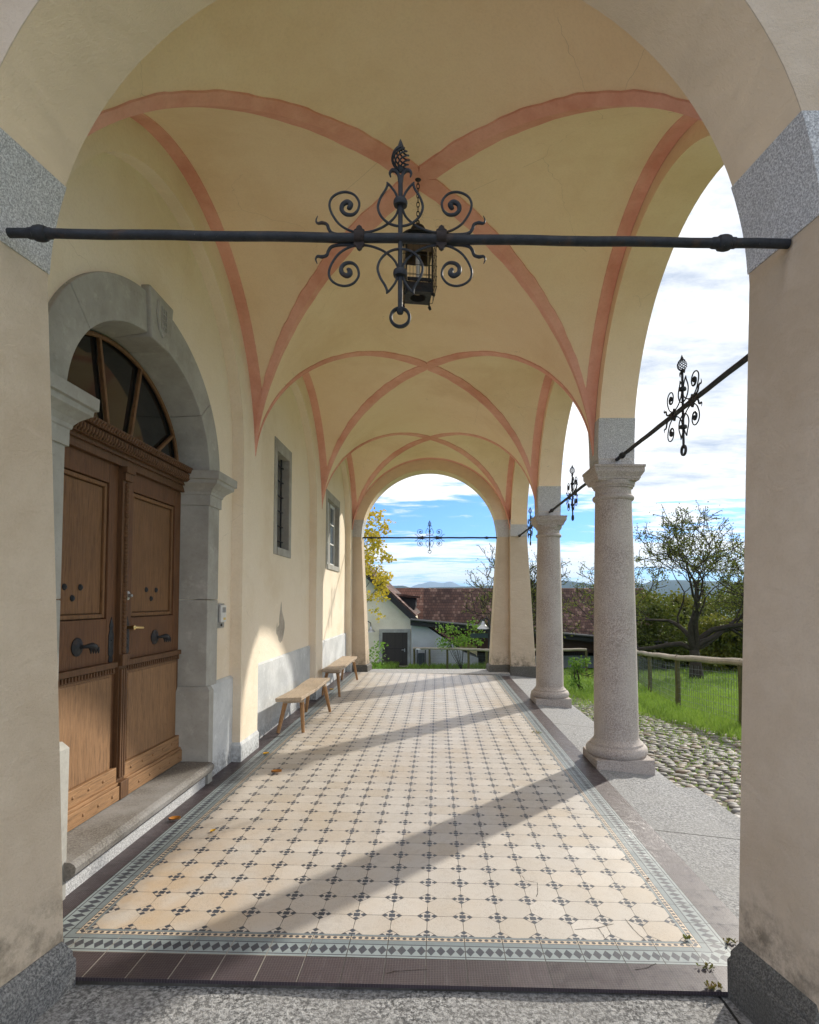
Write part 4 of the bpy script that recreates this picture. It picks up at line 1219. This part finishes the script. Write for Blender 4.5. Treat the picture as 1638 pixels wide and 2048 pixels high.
M['leaf_sparse'] = leafmat('sparse_foliage', (.11, .15, .022), (.22, .22, .04), (.07, .10, .02), .4)
M['leaf_dark'] = leafmat('hedge_foliage', (.05, .085, .014), (.09, .12, .018), (.15, .15, .025), .38)
M['leaf_olive'] = leafmat('olive_foliage', (.12, .145, .02), (.22, .20, .03), (.065, .09, .016), .42)
M['leaf_bright'] = leafmat('shrub_foliage', (.13, .26, .035), (.24, .36, .06), (.07, .17, .02), .4)
def branch_tree(base, h, r0, seed, spread, levels=5, limbs=6, upright=.55, twig=.0125):
    """trunk with limbs: returns wood mesh and twig tip positions"""
    rr = random.Random(seed); mb = MB(); tips = []
    def grow(p, d, L, r, lev):
        n = 4 if lev < 3 else 3; P = [p]; q = Vector(p); dd = Vector(d)
        for i in range(n):
            dd = (dd + (.18 if lev == 0 else 1.) * Vector((rr.gauss(0, .27), rr.gauss(0, .27), rr.gauss(0, .20) + (.07 if lev > 1 else .0)))).normalized(); q = q + dd * L / n; P.append(q.copy())
        r1 = r * .62; mb.tube(P, [max(twig, r + (r1 - r) * i / n) for i in range(n + 1)], 7 if lev < 2 else 4, lev == 0)
        if lev >= 3: tips.append((P[-1], dd)); tips.append((P[1], dd))
        if lev >= levels: tips.append((P[-1], dd)); tips.append((P[-2], dd)); return
        k = limbs if lev == 0 else rr.choice((2, 3, 3) if lev < 4 else (2, 3))
        for j in range(k):
            g = 2 * pi * (j + rr.random() * .6) / k
            side = Vector((cos(g), sin(g), 0))
            if lev == 0: nd = side * spread + Vector((0, 0, upright + rr.uniform(-.1, .7)))
            else:
                u = dd.orthogonal().normalized(); v = dd.cross(u); nd = dd * rr.uniform(.6, 1.) + (u * cos(g) + v * sin(g)) * rr.uniform(.5, .95) + Vector((0, 0, .12))
            st = P[-1] if (lev == 0 or j < 2) else P[-2]
            grow(st, nd.normalized(), L * rr.uniform(.62, .86) if lev else h * rr.uniform(.30, .42), r1 * rr.uniform(.55, .8), lev + 1)
        if lev == 0: grow(P[-1], Vector((rr.uniform(-.1, .1), 0, 1)), h * .42, r1 * .75, 1)
    return grow, mb, tips
def apple(label, x, y, h, r0, seed, nleaf, spread=.9, trunk=.2, lev=6):
    b = (x, y, terr(0, y) - .1)
    t = thing('apple_tree', label, 'tree', b)
    grow, mb, tips = branch_tree(b, h, r0, seed, spread, lev)
    grow(Vector(b), Vector((.03, 0, 1)), h * trunk, r0, 0)
    obj('trunk', mb, M['bark'], t, smooth='all', fix=False)
    rr = random.Random(seed + 9); lb = MB()
    for _ in range(nleaf):
        p, d = rr.choice(tips); p = p + d * rr.uniform(-.3, .12) + Vector((rr.gauss(0, .07), rr.gauss(0, .07), rr.gauss(0, .07)))
        leafcard(lb, p, rr.uniform(.06, .11), rr.uniform(.02, .034), rr)
    obj('crown', lb, M['leaf_sparse'], t, fix=False)
    return t
apple('old gnarled apple tree with thin foliage standing in the lawn', 10.55, 24.2, 5.6, .30, 11, 16000, .95, .22, 6)
apple('smaller apple tree with sparse leaves behind the far pier', 3.45, 28.5, 4.0, .15, 23, 6500, .75, .3)
def bushy(name, label, cat, base, centers, per, L, w, seed, mat, stems=5):
    t = thing(name, label, cat, base); rr = random.Random(seed); mb = MB()
    for _ in range(stems):
        c, r = rr.choice(centers)
        mb.tube([base, tuple(Vector(base).lerp(Vector(c), .5) + Vector((rr.gauss(0, .1), rr.gauss(0, .1), 0))), c], [max(.012, .02 * r), .014 * max(1, r), .006], 5)
    obj('stem' if stems > 1 else 'trunk', mb, M['bark'], t, smooth='all', fix=False)
    obj('foliage' if stems > 1 else 'crown', crown(centers, per, L, w, seed), mat, t, fix=False)
    return t
def cloudy(x0, x1, y0, y1, z0, z1, n, r0, r1, seed):
    rr = random.Random(seed); return [((rr.uniform(x0, x1), rr.uniform(y0, y1), rr.uniform(z0, z1)), rr.uniform(r0, r1)) for _ in range(n)]
# yellow autumn tree left of the far arch: drooping clusters
yc_ = cloudy(-5.2, -1.9, 18.6, 21, 2.1, 4.6, 26, .25, .5, 3) + cloudy(-3.2, -1.72, 18.8, 20.5, .9, 2.2, 24, .14, .30, 4) + cloudy(-2.3, -1.6, 19, 20.4, 2.2, 4.4, 20, .18, .32, 5)
bushy('autumn_tree', 'yellow autumn tree with hanging leaves at the left of far arch', 'tree', (-4.6, 19.8, terr(0, 19.8)), yc_, 520, .12, .05, 8, M['leaf_yellow'], 14)
bushy('shrub', 'bright green airy shrub before the pale wall under the canopy', 'shrub', (1.25, 30.2, terr(0, 30.2)),
      cloudy(.1, 2.2, 29.6, 30.8, -.85, .35, 22, .22, .42, 13), 260, .15, .05, 14, M['leaf_bright'], 9)
bushy('shrub', 'loose green shrub at the foot of the far arch left pier', 'shrub', (-2.35, 18.6, terr(0, 18.6)),
      cloudy(-2.7, -1.75, 18.2, 19, -.85, .25, 13, .16, .34, 15) + [((-1.5, 18.5, -.75), .16), ((-1.35, 18.5, -.8), .12)], 420, .10, .035, 16, M['leaf_bright'], 7)
bushy('shrub', 'small flowering shrub by the fence seen between the two columns', 'shrub', (4.2, 17.5, terr(0, 17.5)), cloudy(3.9, 4.6, 17.3, 17.7, -.9, -.2, 8, .1, .2, 18), 2600, .08, .03, 17, M['leaf_bright'], 5)
HED = [('dark dense tree standing just right of the nearer column', 11.6, 33, 4.2, 2.0, 'leaf_dark', 31), ('olive green tree directly left of the apple tree trunk', 14.4, 37, 4.5, 2.2, 'leaf_olive', 36),
       ('dark green tree right of the apple tree trunk, behind the rail', 17.0, 36, 4.6, 2.4, 'leaf_dark', 32), ('low yellowish bush beside the edge of the near pier', 14.5, 29.5, 2.4, 1.4, 'leaf_olive', 34),
       ('tallest dark tree, rising behind the others beside the near pier', 20.6, 41, 5.8, 3.0, 'leaf_dark', 33)]
for lab, x, y, h, r, mt, sd_ in HED:
    z = terr(0, y)
    bushy('leafy_tree', lab, 'tree', (x, y, z), cloudy(x - r, x + r, y - r * .6, y + r * .6, z + h * .05, z + h * .92, 46, .55, 1.05, sd_), 210, .22, .085, sd_, M[mt], 6)['group'] = 'trees beyond the lawn'

# ------------------------------------------------------------------ fences
M['log'] = wood('fence_log', (.42, .36, .28), (.27, .23, .17), 0, .6, 6, .8, (.07, .055, .04))
M['post'] = flat('mossy_post', (.13, .12, .055), .9, 0, .4, 12, .1, .5)
M['wire'] = flat('wire', (.14, .15, .15), .5, .6, .1)
def fence(name, label, P, hgt, r, mesh_to=0, mids=0):
    t = thing(name, label, 'fence', (P[0][0], P[0][1], terr(0, P[0][1])))
    rr = random.Random(len(label)); tops = []
    for x, y in P:
        z = terr(0, y); zt = z + hgt
        obj('post', MB().tube([(x, y, z - .15), (x + .01, y, z + hgt * .5), (x, y, zt - r * .6)], [.062, .058, .055], 10), M['post'], t, smooth=30); tops.append(Vector((x, y, zt)))
    for i, (a, b) in enumerate(zip(tops, tops[1:])):
        n = 8; d = (b - a); pts = [a + d * (k / n) + Vector((0, 0, .008 * sin(k * 1.3 + i) + r * .3)) for k in range(n + 1)]
        pts[0] = a - d.normalized() * .06 + Vector((0, 0, r * .3))
        obj('rail', MB().tube(pts, [r * (1 + .06 * sin(k * 2.1 + i)) for k in range(n + 1)], 10), M['log'], t, smooth=30)
        if i < mesh_to:
            mb = MB(); m = max(4, int(d.length / .11)); dn = d.normalized()
            for k in range(m + 1):
                q = a + d * (k / m); sg = rr.uniform(-.015, .015)
                mb.beam((q.x, q.y + .06, terr(0, q.y) + .02), (q.x + sg, q.y + .06, q.z - .12), .0045)
            for hh in (.06, .16, .28, .42, .58, .76, .86):
                L = [a + d * (k / 6) for k in range(7)]
                for u_, v_ in zip(L, L[1:]):
                    mb.beam((u_.x, u_.y + .06, terr(0, u_.y) + hh), (v_.x, v_.y + .06, terr(0, v_.y) + hh), .0045)
            obj('wire_mesh', mb, M['wire'], t, fix=False)
    return t
fence('rail_fence', 'wooden post and rail fence with wire mesh around the lawn', [(5.15, 7.6), (5.22, 10.2), (5.40, 13.35), (6.3, 17.6), (7.4, 22.0), (7.9, 26.5)], 1.06, .064, 5)
fence('rail_fence', 'crooked log fence in front of the pale house and shrub', [(-1.28, 32.9), (-.42, 32.0), (.52, 30.9), (1.45, 27.6), (2.05, 24.6), (2.55, 23.6), (4.6, 25.0), (6.6, 26.3)], 1.1, .06, 7)

# ------------------------------------------------------------------ houses
def tiles(name, a, b, c, sc):
    m = Mat(name); x, y, z = m.sep(m.pos()); row = (z * sc); cell = m.comb((x * sc * 1.1 + row.floor() * .5).floor(), row.floor(), (y * .2).floor())
    w_ = m.white(cell); n = m.noise(m.pos(), .5, 4)
    k = m.mix(w_ * .9, a, b); k = m.mix((w_ * 7.7).frac() > .8, k, c); k = m.mix(n.mr(.4, .65) * .7, k, tuple(q * .5 for q in a))
    ln = (row.frac() < .14).max(((x * sc * 1.1 + row.floor() * .5).frac()) < .10)
    k = m.mix(ln * .75, k, (.012, .009, .008))
    return m.set(k, .85, m.bump(row.frac(), .6, .05), spec=.2)
M['tile_brown'] = tiles('brown_roof_tiles', (.085, .050, .042), (.145, .080, .062), (.23, .145, .115), 4.6)
M['tile_red'] = tiles('red_roof_tiles', (.22, .11, .08), (.16, .08, .06), (.27, .16, .12), 4.6)
M['render'] = plaster('pale_render', (.80, .73, .57), (.70, .63, .48), 20, .6, cracks=0)
M['render_blue'] = plaster('grey_render', (.44, .455, .47), (.36, .375, .39), 20, .6, cracks=0)
M['fascia'] = flat('dark_fascia', (.022, .021, .022), .6)
M['beamwood'] = flat('brown_boards', (.06, .028, .018), .7)
hs = thing('pale_house', 'pale green rendered house with brown door and steep tiled roof', 'house', (-4, 36, -2.5))
gw = MB().prism([(-11, -3.2), (-1.48, -3.2), (-1.48, .30), (-6.6, 5.1), (-11, 1.0)], lambda x, z: (x, 36, z), lambda x, z: (x, 45, z))
obj('wall', gw, M['render'], hs)
obj('roof', MB().prism([(-7.0, 5.70), (-1.42, .46), (-1.25, .60), (-7.0, 5.95)], lambda x, z: (x, 35.55, z), lambda x, z: (x, 45.2, z)), M['tile_brown'], hs)
obj('verge_board', MB().prism([(-7.0, 5.40), (-1.30, .06), (-1.12, .36), (-7.0, 5.80)], lambda x, z: (x, 35.45, z), lambda x, z: (x, 35.55, z)), M['fascia'], hs)
dr = obj('door', MB().box((-3.33, 35.94, -2.43), (-1.80, 35.98, -.45)), flat('brown_door', (.055, .045, .038), .6), hs)
k = MB()
for x in (-3.05, -2.56, -2.1): k.box((x - .012, 35.93, -2.4), (x + .012, 35.945, -.5))
k.box((-3.3, 35.93, -1.45), (-1.83, 35.943, -1.41)); obj('door_mouldings', k, flat('door_lines', (.035, .028, .024), .6), dr)
k = MB().tube([(-1.98, 35.9, -1.5), (-2.16, 35.9, -1.5)], .02, 8); k.box((-2.0, 35.91, -1.62), (-1.95, 35.94, -1.42)); obj('handle', k, M['steel'], dr)
k = MB().box((-3.53, 35.90, -2.43), (-3.33, 36, -.25)).box((-1.80, 35.90, -2.43), (-1.62, 36, -.25)).box((-3.33, 35.90, -.45), (-1.80, 36, -.25)); obj('door_frame', k, M['portal_stone'], hs)
obj('downpipe', MB().tube([(-1.40, 35.9, .2), (-1.40, 35.9, -2.4)], .05, 10), flat('pipe', (.55, .56, .55), .5), hs)
obj('side_wall', MB().prism([(-1.46, -3.2), (2.3, -3.2), (2.3, -1.75), (1.55, -1.45), (-.55, .0), (-1.46, .08)], lambda x, z: (x, 33.3, z), lambda x, z: (x, 35.9, z)), M['render_blue'], hs)
dm = MB().prism([(-3.0, 1.35), (-2.0, .55), (-1.75, 1.15), (-1.75, 1.75), (-3.0, 1.85)], lambda x, z: (x + .35, 38.2, z - .02), lambda x, z: (x + .35, 40.4, z - .02))
dd = obj('dormer', dm, M['fascia'], hs); obj('dormer_roof', MB().prism([(-2.95, 1.80), (-1.1, 1.62), (-1.1, 1.75), (-2.95, 1.97)], lambda x, z: (x, 37.9, z), lambda x, z: (x, 40.8, z)), M['tile_brown'], dd)
cn = thing('canopy_roof', 'long low canopy roof with dark fascia in front of the brown house', 'canopy', (6, 34, -1))
obj('fascia', MB().prism([(-1.5, .50), (-1.5, .10), (13.4, -1.22), (13.4, -.84)], lambda x, z: (x, 33.0, z), lambda x, z: (x, 33.12, z)), M['fascia'], cn)
obj('roof', MB().prism([(-1.5, .50), (13.4, -.84), (13.4, -.92), (-1.5, .42)], lambda x, z: (x, 33.12, z), lambda x, z: (x, 40, z - .45)), M['tile_brown'], cn)
obj('gutter', MB().tube([(-1.5, 32.93, .42), (13.4, 32.93, -.93)], .07, 8), flat('zinc', (.10, .10, .10), .5, .5), cn)
obj('shaded_soffit', MB().prism([(-1.4, .12), (13.3, -1.19), (13.3, -1.6), (2.6, -1.25), (-.4, .0)], lambda x, z: (x, 33.5, z), lambda x, z: (x, 36.9, z)), M['beamwood'], cn)  # dark solid standing in for the deep shadow under the canopy
obj('shade_boards', MB().box((2.61, 38.6, -3.4), (13.2, 38.9, -.9)), M['beamwood'], cn)  # dark sheet imitating the shade of the open space beneath the roof
for x in (3.4, 6.6, 9.9, 12.9): obj('post', MB().box((x - .1, 33.6, terr(0, 33.6) - .1), (x + .1, 33.8, -.3 - x * .09)), M['beamwood'], cn)
obj('low_wall', MB().box((5.2, 34.6, -3.2), (13.2, 34.8, -1.75)), M['render_blue'], cn)
bh = thing('brown_house', 'large farmhouse roof of weathered brown tiles behind the canopy', 'house', (6, 48, 0))
obj('roof', MB().prism([(43.6, -1.7), (48, 2.42), (48.2, 2.5), (52.6, -1.7)], lambda y, z: (-3.5, y, z), lambda y, z: (16.8, y, z)), M['tile_brown'], bh)
obj('red_verge', MB().prism([(43.5, -1.72), (47.95, 2.44), (48.0, 2.5), (43.6, -1.6)], lambda y, z: (-3.6, y, z), lambda y, z: (-1.1, y, z + .02)), M['tile_red'], bh)
obj('wall', MB().box((-3.2, 44.4, -4.5), (16.5, 51.8, -1.6)), M['render'], bh)
gd = obj('gable_dormer', MB().prism([(2.75, -.62), (3.75, -.62), (3.25, .22)], lambda x, z: (x, 43.0, z), lambda x, z: (x, 46, z)), M['render_blue'], bh)
k = MB()
for sx in (-1, 1): k.prism([(3.25, .22), (3.25, .36), (3.25 + sx * .66, -.62), (3.25 + sx * .52, -.64)], lambda x, z: (x, 42.8, z), lambda x, z: (x, 46, z))
obj('dormer_roof', k, M['tile_brown'], gd)

# ------------------------------------------------------------------ lamps, bin, signpost
def lampshade(mb, x, y, z, s):
    mb.lathe([(.04 * s, .17 * s), (.06 * s, .10 * s), (.07 * s, .06 * s), (.20 * s, -.06 * s), (.205 * s, -.08 * s), (.18 * s, -.07 * s), (.05 * s, .04 * s)], (x, y, z), 20)
wl = thing('wall_lamp', 'grey bell shaped lamp on a curved arm on the house wall', 'lamp', (-4.1, 36, .0))
obj('arm', MB().tube([(-4.3, 35.95, -.35), (-4.3, 35.6, .1), (-4.15, 35.4, .25), (-3.98, 35.3, .15), (-3.95, 35.3, -.05)], .03, 8), M['iron'], wl, smooth=True)
k = MB(); lampshade(k, -3.95, 35.3, -.28, 1.3); obj('lamp_shade', k, M['steel'], wl, smooth=30)
sl = thing('street_lamp', 'grey gooseneck lamp post standing behind the log fence', 'lamp', (2.28, 26, terr(0, 26)))
k = MB().tube([(2.28, 26, terr(0, 26)), (2.28, 26, .35), (2.27, 26, .62), (2.18, 26, .74), (2.05, 26, .66), (2.03, 26, .5)], [.05, .045, .035, .03, .03, .03], 10); obj('pole', k, M['iron'], sl, smooth=True)
k = MB(); lampshade(k, 2.02, 26, .36, 1.35); obj('lamp_shade', k, M['steel'], sl, smooth=30)
obj('sign_board', MB().prism([(1.50, -.14), (2.22, -.14), (2.22, .06), (1.50, .06), (1.42, -.04)], lambda x, z: (x, 25.9, z), lambda x, z: (x, 25.94, z)), flat('sign_green', (.03, .05, .045), .5), sl, bevel=.005)
bn = thing('litter_bin', 'dark grey litter bin with pale cover beside the brown door', 'bin', (-.88, 32.6, terr(0, 32.6)))
zb_ = terr(0, 32.6)
obj('container', MB().box((-1.06, 32.5, zb_ + .15), (-.70, 32.8, zb_ + .85)), flat('bin_grey', (.035, .04, .045), .5), bn, bevel=.03)
k = MB().box((-1.13, 32.5, zb_), (-1.08, 32.8, zb_ + 1.05)).box((-.68, 32.5, zb_), (-.63, 32.8, zb_ + 1.05)); obj('stand', k, M['iron'], bn)
obj('cover', MB().box((-1.16, 32.45, zb_ + 1.05), (-.60, 32.85, zb_ + 1.1)), M['white'], bn, bevel=.01)

# ------------------------------------------------------------------ hills on the horizon
def ridge(name, Y, prof, mat, deep):
    f = MB(); rr = random.Random(int(Y)); n = len(prof) - 1; M_ = 160; rows = []
    for i in range(M_ + 1):
        s = i / M_ * n; k = min(int(s), n - 1); t = s - k; t = t * t * (3 - 2 * t)
        px = prof[k][0] + (prof[k + 1][0] - prof[k][0]) * (s - k); py = prof[k][1] + (prof[k + 1][1] - prof[k][1]) * t
        h = 1.52 + (1200 - py + rr.uniform(-.35, .35)) / FPX * Y
        rows.append(((px - 874.5) / FPX * Y, h))
    f.grid(lambda a, b: (rows[round(a * M_)][0], Y + (b - .5) * deep, -60 + (rows[round(a * M_)][1] + 60) * sin(pi * b)), M_, 12)
    struct(name, f, mat, smooth='all', fix=False)
hm = flat('forest_hill', (.022, .04, .03), .95, 0, .4, .004, .05); mm = flat('mountain_rock', (.16, .18, .20), .95, 0, .3, .002, .05)
ridge('forested_hills', 3200, [(400, 1190), (600, 1183), (700, 1176), (800, 1171), (830, 1176), (900, 1174), (985, 1171), (1050, 1166), (1130, 1162), (1170, 1168), (1250, 1172), (1340, 1160), (1440, 1163), (1500, 1168), (1700, 1180)], hm, 1600)
ridge('mountains', 9000, [(300, 1195), (700, 1182), (815, 1176), (840, 1168), (862, 1163), (885, 1166), (900, 1163), (925, 1172), (960, 1178), (1040, 1172), (1130, 1165), (1300, 1170), (1700, 1192)], mm, 3000)
# ------------------------------------------------------------------ the air between here and the mountains
hz = MB().box((-9800, -80, -64), (9800, 12600, 420))
hmat = bpy.data.materials.new('haze_air'); hmat.use_nodes = True
hn = Nodes(hmat.node_tree); hn.n.remove(hn.n['Principled BSDF'])
pv = hn.new('ShaderNodeVolumePrincipled'); pv.inputs['Color'].default_value = (.46, .70, 1, 1); pv.inputs['Density'].default_value = 9e-5; pv.inputs['Anisotropy'].default_value = .2
hn.l.new(pv.outputs[0], hn.n['Material Output'].inputs['Volume'])
struct('haze', hz, hmat, kind='stuff')
